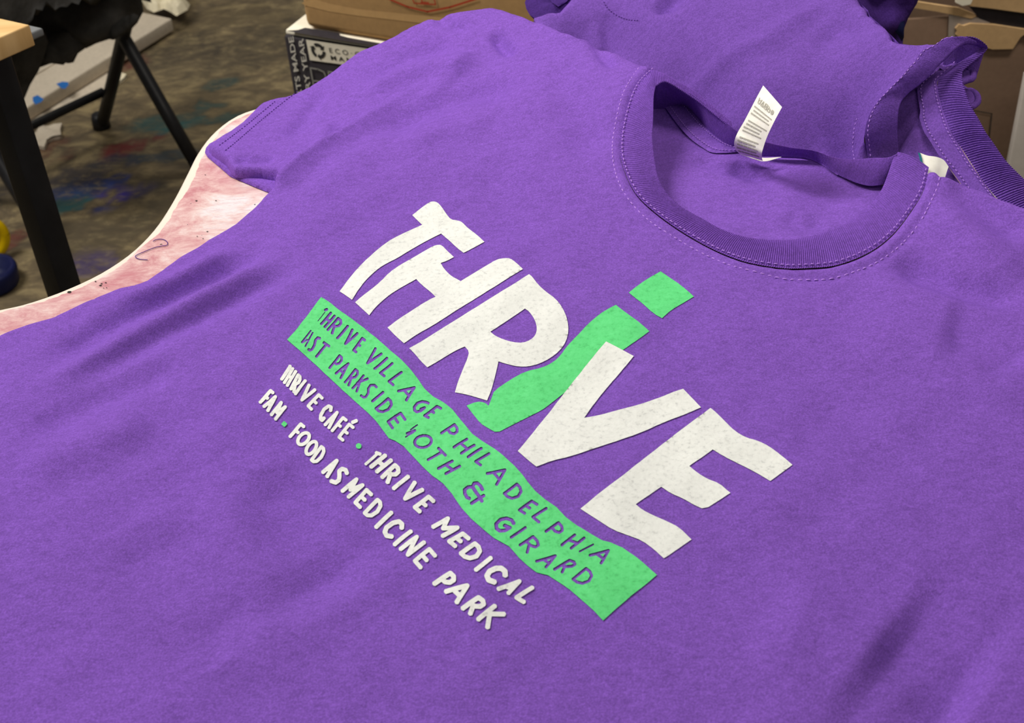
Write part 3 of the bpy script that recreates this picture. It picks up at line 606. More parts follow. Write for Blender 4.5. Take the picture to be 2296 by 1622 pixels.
ban = letters(O1, [('*', [[(600, 282), (495, 415)]], 10), ('*', [[(605, 250), (630, 240)]], 34), ('H', (545, 460), (55, 45), (690, 295)), ('R', (645, 550), (65, 52), (800, 375)), ('I', (790, 675), (1, 1), (945, 495)), ('V', (1015, 550), (1090, 605), (910, 762)),
                   ('E', (1035, 858), (38, 30), (1165, 678)), ('V', (1365, 835), (1455, 915), (1245, 1055)), ('I', (1355, 1140), (1, 1), (1540, 980)), ('L', (1440, 1205), (60, 48), (1620, 1060)), ('L', (1570, 1332), (65, 54), (1760, 1195))], 34)
ban += letters(O1, [('*', [[(250, 738), (385, 565)], [(305, 800), (415, 595)], [(255, 745), (330, 700)]], 22), ('*', [[(522, 680), (490, 670), (458, 705), (442, 780), (405, 848), (372, 862), (355, 848)], [(585, 745), (662, 798)], [(622, 772), (472, 955)]], 34), ('P', (672, 1128), (52, 48), (822, 940)), ('A', (768, 1212), (840, 1282), (955, 1062)),
                    ('R', (905, 1345), (55, 47), (1062, 1150)), ('K', (1020, 1435), (62, 48), (1185, 1245)), ('*', [[(1382, 1420), (1350, 1388), (1292, 1390), (1258, 1440), (1256, 1510), (1222, 1566), (1188, 1576), (1148, 1548)]])], 32)
ban += letters(O2, [('A', (362, 398), (483, 536), (603, 345)), ('*', [[(815, 582), (780, 566), (720, 556), (650, 580), (602, 640), (608, 690), (640, 714), (700, 698), (758, 650), (700, 672)]]), ('E', (758, 770), (58, 30), (945, 630)), ('P', (1015, 1035), (68, 92), (1210, 905)), ('H', (1203, 1250), (112, 92), (1400, 1127)), ('I', (1418, 1398), (1, 1), (1618, 1268)), ('L', (1532, 1465), (76, 56), (1735, 1347)),
                    ('I', (-30, 550), (1, 1), (128, 418)), ('D', (22, 662), (95, 90), (205, 512)), ('E', (205, 860), (68, 98), (395, 732)), ('*', [[(648, 912), (548, 985)], [(472, 1095), (545, 1045)]], 18), ('*', [[(492, 1040), (612, 995)], [(525, 1050), (580, 1020)]], 34), ('O', (735, 1163), (52, 78), (118, -48)), ('*', [[(970, 1265), (1075, 1372)], [(1022, 1318), (812, 1438)]])], 36)
ban += letters(O3, [('A', (762, 566), (903, 732), (1030, 512)), ('D', (1020, 868), (112, 118), (1210, 727)), ('E', (1248, 1120), (80, 50), (1435, 985)), ('L', (1452, 1225), (92, 78), (1655, 1097)), ('P', (1652, 1445), (84, 98), (1840, 1312)), ('H', (22, 490), (112, 78), (232, 378)),
                    ('*', [[(688, 808), (660, 755), (610, 710), (562, 715), (538, 768)], [(538, 768), (470, 772), (418, 812), (422, 870), (455, 930), (490, 945)], [(538, 768), (590, 850), (640, 915), (680, 985)], [(525, 1018), (708, 902)]], 44), ('*', [[(1162, 1322), (1130, 1272), (1050, 1246), (960, 1265), (895, 1330), (903, 1400), (950, 1436), (1030, 1430), (1105, 1388), (1025, 1355)]], 46), ('I', (1125, 1535), (1, 1), (1338, 1388))], 38)
ban += letters(O4, [('H', (675, 705), (142, 48), (870, 552)), ('*', [[(945, 803), (1150, 697)]], 24), ('A', (1102, 860), (1270, 978), (1380, 788)), ('R', (42, 705), (108, 112), (238, 577)), ('A', (292, 950), (435, 1038), (575, 868)), ('R', (565, 1073), (115, 42), (790, 937)), ('D', (845, 1222), (142, 108), (1040, 1062))], 38)
C_ = lambda P: [(560 + x / 3.526, 640 + y / 3.526) for x, y in P]
D_ = lambda P: [(860 + x / 3.061, 900 + y / 3.061) for x, y in P]
ban_px = C_([(566, 98), (640, 145), (720, 210), (800, 265), (900, 340), (1000, 420), (1100, 510), (1200, 595), (1280, 680), (1340, 760), (1380, 820), (1450, 885), (1530, 930), (1600, 985)]) + \
    D_([(480, 70), (540, 145), (610, 230), (680, 280), (760, 330), (830, 385), (900, 450), (950, 505), (990, 560), (1040, 620), (1110, 680), (1190, 735), (1250, 800), (1330, 860), (1430, 920), (1500, 960), (1560, 975), (1640, 1010), (1720, 1065), (1800, 1130), (1876, 1198), (1700, 1340), (1507, 1512), (1440, 1440), (1360, 1370), (1280, 1300), (1200, 1245), (1130, 1200), (1050, 1180), (990, 1135), (930, 1080), (860, 1000), (760, 945), (680, 880), (600, 810), (530, 730), (470, 640), (410, 570), (340, 520), (270, 455), (200, 380), (140, 315)]) + \
    C_([(1150, 1235), (1100, 1215), (1060, 1160), (1000, 1080), (920, 1000), (830, 920), (740, 840), (640, 745), (540, 650), (440, 560), (360, 490), (296, 435), (440, 265)])
V2, F = fill([to2(ban_px)], to2s(ban), step=.003, edge_step=.0015)
o = mk('printed_banner', lift(V2, .0005), F, M_green, shirt); tag(o, 'green printed banner with purple lettering left open in it')
P1, P2, P3, P4 = (570, 810), (720, 940), (840, 1080), (930, 1190)
l3 = letters(P1, [('*', [[(545, 92), (527, 128)], [(530, 120), (420, 285)]], 42), ('H', (460, 338), (45, 42), (585, 128)), ('R', (560, 435), (44, 42), (668, 222)), ('I', (628, 508), (1, 1), (775, 312)), ('V', (833, 378), (920, 448), (725, 603)), ('E', (820, 692), (50, 50), (980, 524)), ('*', [[(1160, 762), (1168, 712), (1130, 694), (1062, 742), (1012, 830), (1008, 892), (1030, 912), (1060, 878)]], 50), ('A', (1078, 978), (1135, 1022), (1258, 792)), ('F', (1185, 1068), (46, 36), (1348, 872)), ('E', (1287, 1165), (58, 46), (1442, 972)), ('*', [[(1495, 940), (1548, 918)]], 44)], 47)
l3 += letters(P2, [('*', [[(840, 525), (895, 545)]], 50), ('*', [[(850, 545), (680, 695)]], 36), ('H', (762, 735), (88, 72), (970, 568)), ('R', (930, 893), (80, 76), (1120, 712)), ('I', (1105, 1062), (1, 1), (1318, 888)), ('V', (1418, 978), (1533, 1088), (1275, 1220)), ('E', (1422, 1350), (72, 64), (1630, 1192))], 62)
l3 += letters(P3, [('M', (890, 700), (145, 138), (1110, 575)), ('E', (1132, 920), (88, 72), (1335, 805))], 64) + letters(P3, [('D', (1312, 1103), (130, 118), (1520, 955))], 66)
l3 += letters(P4, [('I', (930, 607), (1, 1), (1150, 432)), ('*', [[(1372, 690), (1368, 632), (1310, 586), (1230, 588), (1135, 632), (1095, 700), (1122, 765), (1205, 795)]], 78), ('A', (1272, 898), (1423, 960), (1585, 784)), ('L', (1542, 1030), (110, 66), (1780, 882))], 64)
l4 = letters(P1, [('F', (95, 635), (34, 30), (250, 462)), ('A', (152, 700), (210, 762), (322, 553)), ('M', (265, 825), (62, 66), (410, 642)), ('F', (547, 1155), (44, 38), (708, 968)), ('O', (750, 1190), (50, 44), (72, -78)), ('O', (868, 1330), (46, 38), (66, -90)), ('D', (872, 1513), (72, 58), (1020, 1312))], 50)
l4 += letters(P2, [('A', (32, 818), (95, 882), (238, 645)), ('*', [[(392, 832), (374, 786), (320, 768), (278, 802), (280, 880), (272, 940), (220, 978), (158, 955)]], 62), ('M', (327, 1103), (92, 88), (538, 928)), ('E', (522, 1280), (70, 68), (690, 1088)), ('D', (664, 1438), (92, 82), (855, 1238))], 58)
l4 += letters(P3, [('I', (27, 703), (1, 1), (253, 488)), ('*', [[(412, 715), (416, 660), (370, 620), (280, 642), (182, 712), (156, 780), (184, 836), (258, 848)]], 68), ('I', (307, 967), (1, 1), (548, 772)), ('N', (397, 1038), (108, 86), (640, 853)), ('E', (613, 1218), (84, 98), (830, 1040))], 62)
l4 += letters(P4, [('P', (302, 818), (84, 82), (540, 660)), ('A', (478, 938), (640, 1098), (795, 850)), ('R', (732, 1193), (112, 78), (965, 1030)), ('K', (967, 1358), (138, 120), (1210, 1162))], 70)
for nm, L in (('upper white caption line printed under the banner', l3), ('lower white caption line printed under the banner', l4)):
    V2, F = fill(to2s(L), step=.002, edge_step=.0015)
    o = mk('printed_caption', lift(V2, .0006), F, M_white, shirt); tag(o, nm)
for c, r, k in (((570 + 1585 / 6.76, 810 + 1300 / 6.76), 6.3, 14), ((570 + 458 / 6.76, 810 + 967 / 6.76), 7.4, 4)):
    px = [(c[0] + r * math.cos(t), c[1] + r * math.sin(t)) for t in np.linspace(0, 2 * np.pi, k + 1)[:-1]]
    if k == 4: px = [p for a, b in zip(px, px[1:] + px[:1]) for p in ((a[0] * .85 + b[0] * .15, a[1] * .85 + b[1] * .15), (a[0] * .15 + b[0] * .85, a[1] * .15 + b[1] * .85))]
    V2, F = fill([to2(px)], step=.0015, edge_step=.0008); mk('separator_dot', lift(V2, .0006), F, M_green, shirt)

# ------------------------------------------------------------------ shirts stacked behind
bk = thing('t_shirt', (0.25, 1.0, ZT + .03), 'plain purple t-shirt on top of the stack behind the printed one', 't-shirt', 'plain purple shirts stacked behind')
Bc = [(1200, 30, .046), (1245, 15, .052), (1275, 0, .054), (1300, 60, .044), (1450, 20, .062), (1450, -60, .07), (1700, 20, .078), (1930, 5, .088), (1800, -60, .09), (2010, 75, .090), (2128, 86, .0955), (2052, 137, .0845), (2000, 194, .0735), (1954, 248, .063), (1941, 285, .0565), (1939, 305, .052), (1944, 344, .040), (1947, 372, .034), (1915, 362, .031), (1870, 352, .028), (1915, 388, .017), (1870, 395, .013), (1800, 385, .012), (1700, 375, .012), (1600, 330, .012), (1550, 290, .013), (1470, 245, .015), (1300, 175, .020), (1215, 135, .032), (1780, 325, .0255), (1650, 290, .026), (1560, 215, .030), (1470, 160, .036), (1380, 118, .034), (1300, 88, .034), (1700, 200, .050), (1850, 120, .067), (1600, 120, .056), (1850, 250, .045)]
q = at_z([c[:2] for c in Bc], [c[2] for c in Bc]); Zb0 = tps(np.c_[q[:, :2], [c[2] for c in Bc]], 1e-5)
BCR = [(catmull(pxl(p, .06), 20), w, a) for p, w, a in [([(1478, 130), (1560, 125), (1680, 118), (1770, 125)], .006, .0022), ([(1500, 160), (1600, 155), (1700, 165)], .012, -.002), ([(1480, 38), (1510, 22), (1535, 5)], .010, -.008), ([(1700, 120), (1800, 85), (1860, 70)], .008, .002), ([(1880, 20), (1900, 40), (1905, 60)], .006, -.004), ([(1895, 25), (1915, 40)], .005, .003), ([(1890, 80), (1970, 80), (2050, 90)], .010, -.003), ([(1960, 130), (2020, 115), (2070, 105)], .008, -.0028), ([(1940, 120), (2000, 105)], .007, .002), ([(1840, 110), (1900, 125), (1990, 130)], .012, -.0025),
        ([(1355, 5), (1360, 30), (1355, 55)], .006, -.0035), ([(1340, 10), (1345, 45)], .006, .0025), ([(1270, 18), (1290, 45), (1310, 75)], .006, -.004), ([(1252, 22), (1275, 50)], .007, .003), ([(1600, 20), (1680, 35), (1760, 25)], .015, -.003), ([(1800, 40), (1870, 15), (1920, 20)], .01, .002)]]
wb1 = waves(51, .11, .0009); wb2 = waves(52, .035, .0003)
def Zback(p):
    z = Zb0(p) + wb1(p) + wb2(p)
    for ln, w, a in BCR:
        d, t = pdist(p, ln); z += 1.6 * a * np.exp(-(d / w) ** 2) * np.clip(np.minimum(t, 1 - t) * 5, 0, 1)
    return np.maximum(z, .010)
SB = [(2136, 85), (2109, 92), (2089, 107), (2065, 118), (2052, 137), (2037, 153), (2020, 174), (2000, 194), (1982, 213), (1969, 227), (1954, 248), (1947, 263), (1941, 285), (1939, 305), (1944, 344), (1947, 375)]
SB2 = [(2136, 85, .0965), (2120, 88, .0960), (2109, 92, .0950), (2089, 107, .0915), (2065, 118, .0885), (2052, 137, .0855), (2037, 153, .0830), (2020, 174, .0795), (2000, 194, .0745), (1982, 213, .071), (1969, 227, .068), (1954, 248, .064), (1947, 263, .0615), (1941, 285, .0575), (1939, 305, .053), (1944, 344, .041), (1947, 372, .034)]
bo_px = [(1196, 32), (1215, 24), (1240, 16), (1252, 17), (1262, 6), (1272, -4), (1290, -30), (1330, -70), (1500, -90), (1800, -80), (1900, -40), (1935, -4), (1948, 8), (1952, 20), (1980, 44), (2005, 68), (2018, 82), (2060, 87), (2100, 86)]
bl_px = [(1944, 380), (1915, 385), (1870, 392), (1800, 385), (1700, 375), (1600, 330), (1550, 290), (1470, 245), (1400, 215), (1300, 175), (1215, 135)]
SBp = curve_h([(x, y, h - .001) for x, y, h in SB2], 70)
out = np.vstack([onto(np.array(bo_px, float), Zback)[:, :2], SBp[:, :2], onto(np.array(bl_px, float), Zback)[:, :2]])
Vb, Fb = sheet(out, Zback, .004, [True] * (len(bo_px) - 1) + [False] * (len(SBp) + 1) + [False] * len(bl_px), r=.006)
mk('body', Vb, Fb, M_backshade, bk)
# side of the folded stack hanging down at the far left and the far edge
IB = [(2187, 92, .0965), (2170, 91, .0965), (2157, 95, .0955), (2137, 109, .093), (2120, 126, .089), (2102, 142, .086), (2087, 160, .082), (2072, 174, .079), (2056, 187, .076), (2037, 202, .072), (2021, 220, .068), (2013, 239, .0665), (2010, 259, .0630), (2009, 277, .0590), (2009, 305, .0515), (2011, 338, .0425), (2014, 365, .0365)]
N2 = 1201
A = curve_h(SB2, N2); B = curve_h(IB, N2)
mk('collar', *loft(A, B, 10, .0016, .0010, 150, .00045), M_backribshade, bk)
mk('collar_stitching', *stitches(A + (B - A) * .09, .0012, .0018, .0016, .00032), M_thread, bk)
mk('neck_stitching', *stitches(onto(catmull([(1922, 263), (1916, 285), (1913, 310), (1912, 335), (1915, 358)], 60), Zback), .0003, .0018, .0012, .0003), M_thread, bk)
mk('sleeve_stitching', *stitches(onto(catmull([(1352, 2), (1362, 18), (1380, 33), (1405, 44), (1437, 47)], 60), Zback), .0002, .0016, .0012, .00035), M_thread2, bk)
# fold of the collar at the far right and the ribbed back of the neck
TB = [(2169, 83, .0965), (2185, 86, .096), (2200, 94, .094), (2211, 104, .0905), (2209, 112, .088), (2194, 126, .085), (2172, 144, .081), (2157, 157, .079), (2154, 170, .0775), (2157, 189, .0755), (2165, 215, .072), (2176, 242, .068), (2191, 268, .064), (2206, 296, .060), (2222, 319, .056), (2249, 358, .050), (2277, 388, .045), (2310, 420, .040), (2360, 470, .034)]
TL_ = [(2150, 92, .0945), (2170, 94, .093), (2185, 99, .091), (2190, 108, .087), (2185, 118, .083), (2160, 134, .079), (2139, 148, .076), (2120, 165, .073), (2104, 181, .0705), (2102, 200, .068), (2109, 233, .063), (2120, 266, .058), (2132, 296, .054), (2145, 318, .0505), (2161, 341, .047), (2183, 375, .042), (2208, 413, .037), (2240, 450, .034), (2290, 500, .030)]
A = curve_h(TL_, N2); B = curve_h(TB, N2)
mk('back_collar', *loft(A, B, 10, .002, .0015, 95, .0007, (0, -.5, .85)), M_backribshade, bk)
w0 = curve_h([(2128, 88, .0930), (2150, 86, .0945), (2169, 86, .0948), (2187, 90, .0940), (2202, 98, .0915), (2208, 105, .0885), (2203, 113, .0855), (2190, 118, .0830), (2160, 136, .0780), (2139, 150, .0750), (2120, 167, .0720), (2108, 182, .0700)], 70)
w1b = w0.copy(); w1b[:, 2] -= .020; w1b[:, 0] -= .002
mk('shoulder_light_wall', *loft(w0 + [.001, .001, -.001], w1b, 10), M_backshade, bk)  # shoulder side of the fold, carried under the rib to block light
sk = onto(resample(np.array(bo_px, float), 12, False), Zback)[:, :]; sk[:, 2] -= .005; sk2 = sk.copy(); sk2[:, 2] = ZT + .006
mk('side_light_skirt', *loft(sk, sk2, 8), M_backshade, bk)  # side of the stack, added to keep light from under the top shirt
X1 = [(2132, 140, .0755), (2108, 154, .0730), (2092, 166, .0712), (2075, 180, .068), (2058, 196, .066), (2058, 218, .0625), (2063, 248, .0575), (2062, 266, .055), (2072, 296, .0515), (2083, 313, .049), (2111, 358, .0425), (2133, 383, .039), (2160, 420, .034), (2200, 475, .028)]
X2 = [(2150, 134, .0785), (2138, 148, .0765), (2124, 160, .0745), (2112, 172, .072), (2100, 184, .0705), (2103, 204, .0675), (2110, 236, .0628), (2121, 268, .058), (2133, 298, .0538), (2146, 320, .0502), (2172, 362, .0438), (2196, 397, .039), (2220, 430, .035), (2262, 482, .030)]
A = curve_h(X1, 200); B = curve_h(X2, 200)
mk('neck_tape', *loft(A, B, 8, .0010, .0006, 0, 0, (0, -.5, .85)), M_backshade, bk)
mk('tape_stitching', *join([stitches(A + (B - A) * .15, .0012, .0016, .0013, .0003), stitches(A + (B - A) * .85, .0013, .0016, .0013, .0003)]), M_thread, bk)
# inside back panel of the plain shirt
nb_ = [(2100, 152, .066), (2056, 187, .064), (2013, 239, .055), (2009, 305, .038), (2011, 345, .029), (2060, 200, .0635), (2062, 266, .0525), (2083, 313, .046), (2111, 358, .040), (2040, 300, .047), (2110, 160, .0640), (2130, 148, .067)]
q = at_z([c[:2] for c in nb_], [c[2] for c in nb_]); Znb = tps(np.c_[q[:, :2], [c[2] for c in nb_]], 1e-5)
npx = [(2118, 146), (2085, 152), (2060, 172), (2030, 195), (1998, 235), (1990, 305), (1992, 370), (2060, 425), (2170, 435), (2115, 360), (2087, 313), (2075, 290), (2066, 262), (2067, 240), (2062, 215), (2064, 200), (2094, 182), (2134, 158)]
o_ = onto(np.array(npx, float), Znb)[:, :2]; Vn, Fn = sheet(o_, Znb, .004, [False] * len(o_)); mk('inside_back_panel', Vn, Fn, M_backshade, bk)
A = curve_h([(2063, 343, .0475), (2080, 349, .0468), (2100, 352, .046), (2116, 359, .044), (2127, 374, .0415)], 30); B = curve_h([(2070, 388, .0405), (2085, 396, .040), (2095, 398, .0395), (2105, 400, .0385), (2118, 402, .0375)], 30)
lb = mk('neck_label', *loft(A, B, 6, .001), M_tag, bk); tag(lb, 'white neck label with a teal edge')
A = curve_h([(2058, 342, .0474), (2061, 343, .0476), (2064, 344, .0478)], 6); B = curve_h([(2066, 384, .041), (2069, 385, .0412), (2072, 386, .0414)], 6); mk('label_stripe', *loft(A, B, 4, .0012), M_teal, lb)

def pillow(px, place, thick, seed, step=.006, fold=.006, lam=.06, back=True):
    """a soft body with a traced outline: place() puts image points on a plane, thickness swells from the rim"""
    P = place(np.asarray(px, float)); c = P.mean(0); u_, s_, vt = np.linalg.svd(P - c); e1, e2, nn = vt
    if nn @ (np.array([0, 0, CZ]) - c) < 0: nn = -nn
    L = np.c_[(P - c) @ e1, (P - c) @ e2]
    V2, F = fill([L], step=step); Q = np.vstack([L, L[:1]]); d = pdist(V2, Q)[0]
    sw = np.sqrt(np.clip(1 - (1 - np.clip(d / thick, 0, 1)) ** 2, 0, 1)); f = waves(seed, lam, fold)(V2) * sw
    f += waves(seed + 1, lam * .4, fold * .3)(V2) * sw
    front = c + V2[:, :1] * e1 + V2[:, 1:] * e2 + (sw * thick * .5 + f)[:, None] * nn
    bk_ = c + V2[:, :1] * e1 + V2[:, 1:] * e2 + (-sw * thick * .5 + f * .3)[:, None] * nn
    F = list(map(tuple, F)); n = len(V2)
    e = (front[F[0][1]] - front[F[0][0]]); g = (front[F[0][2]] - front[F[0][0]])
    if np.cross(e, g) @ nn < 0: F = [f[::-1] for f in F]
    return np.vstack([front, bk_]), F + [tuple(i + n for i in f[::-1]) for f in F]
GR = 'plain purple shirts stacked behind'
# shirts lower in the stack: bodies under the top one, collar loops at the right, folded edges at the left
for lbl, z, ex, loop in (('second plain purple t-shirt of the stack, its small collar loop under the top one', .030, 0.0, [(2150, 166), (2163, 157), (2175, 156), (2182, 166), (2180, 176), (2168, 180), (2154, 186)]),
                         ('third plain purple t-shirt of the stack, its rounded collar loop lowest at the right', .011, 1.0, [(2160, 206), (2176, 204), (2188, 211), (2193, 224), (2188, 234), (2176, 240), (2166, 238)])):
    t = thing('t_shirt', (0.24, 1.06, ZT + z - .01), lbl, 't-shirt', GR)
    pts = at_z([(1350, 50), (1370, -60), (1500, -90), (1780, -70), (1880, 20), (1940, 90), (2040, 150), (2090, 190), (2090, 230), (1900, 190), (1700, 140), (1480, 70)], z)[:, :2]
    bx = catmull(np.vstack([pts, pts[:1]]), 60)[:-1]
    V2, F = fill([bx], step=.012); d = pdist(V2, np.vstack([bx, bx[:1]]))[0]; sw = np.sqrt(1 - (1 - np.clip(d / .012, 0, 1)) ** 2)
    n = len(V2); top = np.c_[V2, ZT + z + sw * .008 + waves(61, .06, .001)(V2) * sw]; bot = np.c_[V2, ZT + z - sw * .008]
    mk('body', np.vstack([top, bot]), list(map(tuple, F)) + [tuple(i + n for i in f[::-1]) for f in F], M_backshade, t)
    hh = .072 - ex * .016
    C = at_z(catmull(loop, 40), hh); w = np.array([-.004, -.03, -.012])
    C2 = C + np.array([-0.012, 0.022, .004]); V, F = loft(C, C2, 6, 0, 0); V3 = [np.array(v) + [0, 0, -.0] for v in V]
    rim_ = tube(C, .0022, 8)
    mk('collar', *join([(V, F), rim_]), M_backribshade, t)
dk = thing('t_shirt', (0.05, 1.13, ZT), 'dark violet folded t-shirt peeking out at the left end of the stack', 't-shirt', None)
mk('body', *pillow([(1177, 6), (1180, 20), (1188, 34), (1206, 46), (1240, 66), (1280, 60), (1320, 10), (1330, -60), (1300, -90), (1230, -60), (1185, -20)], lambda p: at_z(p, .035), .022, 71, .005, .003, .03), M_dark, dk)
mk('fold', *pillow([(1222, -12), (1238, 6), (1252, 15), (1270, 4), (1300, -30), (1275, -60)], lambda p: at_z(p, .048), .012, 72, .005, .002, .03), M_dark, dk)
hg = thing('t_shirt', (0.35, 1.06, ZT - .02), 'dark violet t-shirt hanging in folds behind the top right of the stack', 't-shirt', None)
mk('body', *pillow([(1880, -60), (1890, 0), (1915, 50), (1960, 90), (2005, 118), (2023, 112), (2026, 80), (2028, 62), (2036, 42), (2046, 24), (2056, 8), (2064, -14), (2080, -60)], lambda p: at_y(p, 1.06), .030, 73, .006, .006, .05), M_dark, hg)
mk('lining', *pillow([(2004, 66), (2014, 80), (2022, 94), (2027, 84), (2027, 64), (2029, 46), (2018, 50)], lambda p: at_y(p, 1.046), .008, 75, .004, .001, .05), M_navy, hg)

# ------------------------------------------------------------------ cartons behind the shoulder
def text_mesh(s, size, bold=0.0):
    cu = bpy.data.curves.new('t', 'FONT'); cu.body = s; cu.size = size; cu.offset = bold; cu.resolution_u = 3
    o = bpy.data.objects.new('t', cu); COL.objects.link(o); dg = bpy.context.evaluated_depsgraph_get(); me = bpy.data.meshes.new_from_object(o.evaluated_get(dg))
    V = np.array([tuple(v.co) for v in me.vertices]); F = [tuple(p.vertices) for p in me.polygons]
    bpy.data.objects.remove(o); bpy.data.curves.remove(cu); bpy.data.meshes.remove(me); return V, F
def text_on(s, o, ex, ey, w, h, nn, bold=0.0):     # fit text into a w x h box on a plane
    V, F = text_mesh(s, 1.0, bold); lo, hi = V.min(0), V.max(0)
    U = (V[:, :2] - lo[:2]) / (hi[:2] - lo[:2]) * np.array([w, h])
    return [o + ex * a + ey * b + nn * .0012 for a, b in U], F
z0 = .55 - ZT
Q0 = at_z([(633, 69)], z0)[0]; Q1 = at_z([(860, 105)], z0)[0]; Q2 = at_z([(672, 27)], z0)[0]
ex = (Q1 - Q0); ex[2] = 0; ex /= np.linalg.norm(ex); ey = np.array([-ex[1], ex[0], 0]); ez = np.array([0, 0, 1.0])
if ey[1] < 0: ey = -ey
bx = thing('carton', (*(Q0 + ex * .2 + ey * .15)[:2], 0), 'black and white printed carton under the brown one, lettering on its side', 'box')
hB = .55
mk('body', *boxm(np.array([*Q0[:2], 0]), ex * .42, ey * .30, ez * (hB - .006), .004), M_blackcard, bx)
mk('lid', *boxm(np.array([*(Q0 + ex * .001 + ey * .004)[:2], hB - .008]), ex * .418, ey * .29, ez * .008, .003), M_whitecard, bx)
nf = -ey; fo = np.array([*Q0[:2], hB])
def face(px): P = at_plane(px, fo, nf); return np.c_[(P - fo) @ ex, (P - fo) @ ez]
def panel(px, m, name, lift_=.0012, par=None):
    U = face(px); V2, F = fill([U], step=.02); o = mk(name, [fo + ex * a + ez * b + nf * lift_ for a, b in V2], [tuple(f) for f in F], m, par or bx, smooth=False); return o
lp = panel([(687, 88), (825, 108), (930, 125), (930, 160), (800, 148), (696, 134)], M_whitecard, 'label_panel')
P = at_z([(640, 69), (668, 67), (684, 62), (760, 74), (762, 79), (780, 84), (830, 93), (860, 98), (1000, 118), (1000, 129), (860, 106), (760, 90)], z0 + .0012); V2, F = fill([P[:, :2]], step=.03)
mk('folded_edge', np.c_[V2, np.full(len(V2), hB + .0012)], F, M_blackcard, bx, smooth=False)
def place_text(s, p0, p1, p2, bold, m, par, lf=.0016):     # p0 start of baseline, p1 end of baseline, p2 top of first letter
    U = face([p0, p1, p2]); o = fo + ex * U[0, 0] + ez * U[0, 1]; a = ex * (U[1] - U[0])[0] + ez * (U[1] - U[0])[1]; b = ex * (U[2] - U[0])[0] + ez * (U[2] - U[0])[1]
    V, F = text_mesh(s, 1.0, bold); lo, hi = V.min(0), V.max(0); T = (V[:, :2] - lo[:2]) / (hi[:2] - lo[:2])
    return [o + a * x + b * y + nf * lf for x, y in T], F
mk('lettering', *join([place_text('SHIRTS MADE', (686, 256), (659, 80), (675, 258), .012, M_letter, bx), place_text('EVERY YEAR', (706, 244), (681, 84), (695, 246), .012, M_letter, bx)]), M_letter, bx, smooth=False)
mk('lettering', *join([place_text('E C O · C O', (741, 117), (828, 129), (738.5, 106), 0, M_darkprint, bx), place_text('M A N U', (744, 133), (810, 142), (742, 123), .02, M_darkprint, bx)]), M_darkprint, bx, smooth=False)
# recycling arrows
cc = face([(715, 113)])[0]; rr = .0105; ps = []
for k in range(3):
    a0 = math.radians(90 + 120 * k)
    ring = []
    for t in np.linspace(-.85, .55, 8): ring.append((a0 + t, rr))
    inner = [(a, r * .58) for a, r in ring]
    P = [(cc[0] + r * math.cos(a), cc[1] + r * math.sin(a)) for a, r in ring + inner[::-1]]; n = len(ring)
    ps.append(([fo + ex * a + ez * b + nf * .0016 for a, b in P], [(i, i + 1, 2 * n - 2 - i, 2 * n - 1 - i) for i in range(n - 1)]))
    h = [(a0 - .85, rr * 1.25), (a0 - .85, rr * .35), (a0 - 1.35, rr * .8)]
    ps.append(([fo + ex * (cc[0] + r * math.cos(a)) + ez * (cc[1] + r * math.sin(a)) + nf * .0016 for a, r in h], [(0, 1, 2)]))
mk('recycling_mark', *join(ps), M_darkprint, bx, smooth=False)
def outline_strokes(strokes, w, m, name, par):
    ps = []
    for s in strokes:
        U = face(s)
        for a, b in zip(U[:-1], U[1:]):
            d = (b - a) / np.linalg.norm(b - a); n = np.array([-d[1], d[0]]) * w
            ps.append(([fo + ex * q[0] + ez * q[1] + nf * .0016 for q in (a + n - d * w, a - n - d * w, b - n + d * w, b + n + d * w)], [(0, 1, 2, 3)]))
    return mk(name, *join(ps), m, par, smooth=False)
outline_strokes([[(705, 193), (697, 151), (714, 154), (727, 160), (732, 170), (729, 178), (718, 181), (703, 180)], [(743, 190), (737, 159), (752, 162), (764, 168)], [(745, 205), (742, 190), (760, 200)]], .0010, M_greyletter, 'lettering', bx)
# brown carton on top
K0 = at_z([(684, 66)], z0)[0]; K1 = at_z([(868, 97)], z0)[0]
kx = K1 - K0; kx[2] = 0; kx /= np.linalg.norm(kx); ky = np.array([-kx[1], kx[0], 0]); ky = -ky if ky[1] < 0 else ky
bb = thing('carton', (*(K0 + kx * .2 + ky * .14)[:2], hB), 'brown taped carton with red outline printing on the black and white one', 'box')
V, F = boxm(K0 * [1, 1, 0] + [0, 0, hB + .0014], kx * .40, ky * .26, ez * .26, .01, 3)
mk('body', V, F, M_kraft, bb)
fo = np.array([*K0[:2], hB]); ex = kx; nf = -ky
outline_strokes([[(872, -4), (915, 14), (960, 25), (1010, 15), (1070, -4)]], .0011, M_red, 'printing', bb)
outline_strokes([[(926, -6), (930, 6), (978, 9), (974, -6)], [(946, -6), (948, 4)], [(946, 4), (962, 5)]], .0008, M_red, 'printing', bb)
panel([(676, 7), (690, 14), (740, 26), (800, 35), (1000, 58), (1000, 40), (800, 20), (740, 8), (700, -4)], M_tapegrey if False else card('shiny_parcel_tape', srgb(190, 152, 103), .08, .4), 'parcel_tape', .0003, bb)

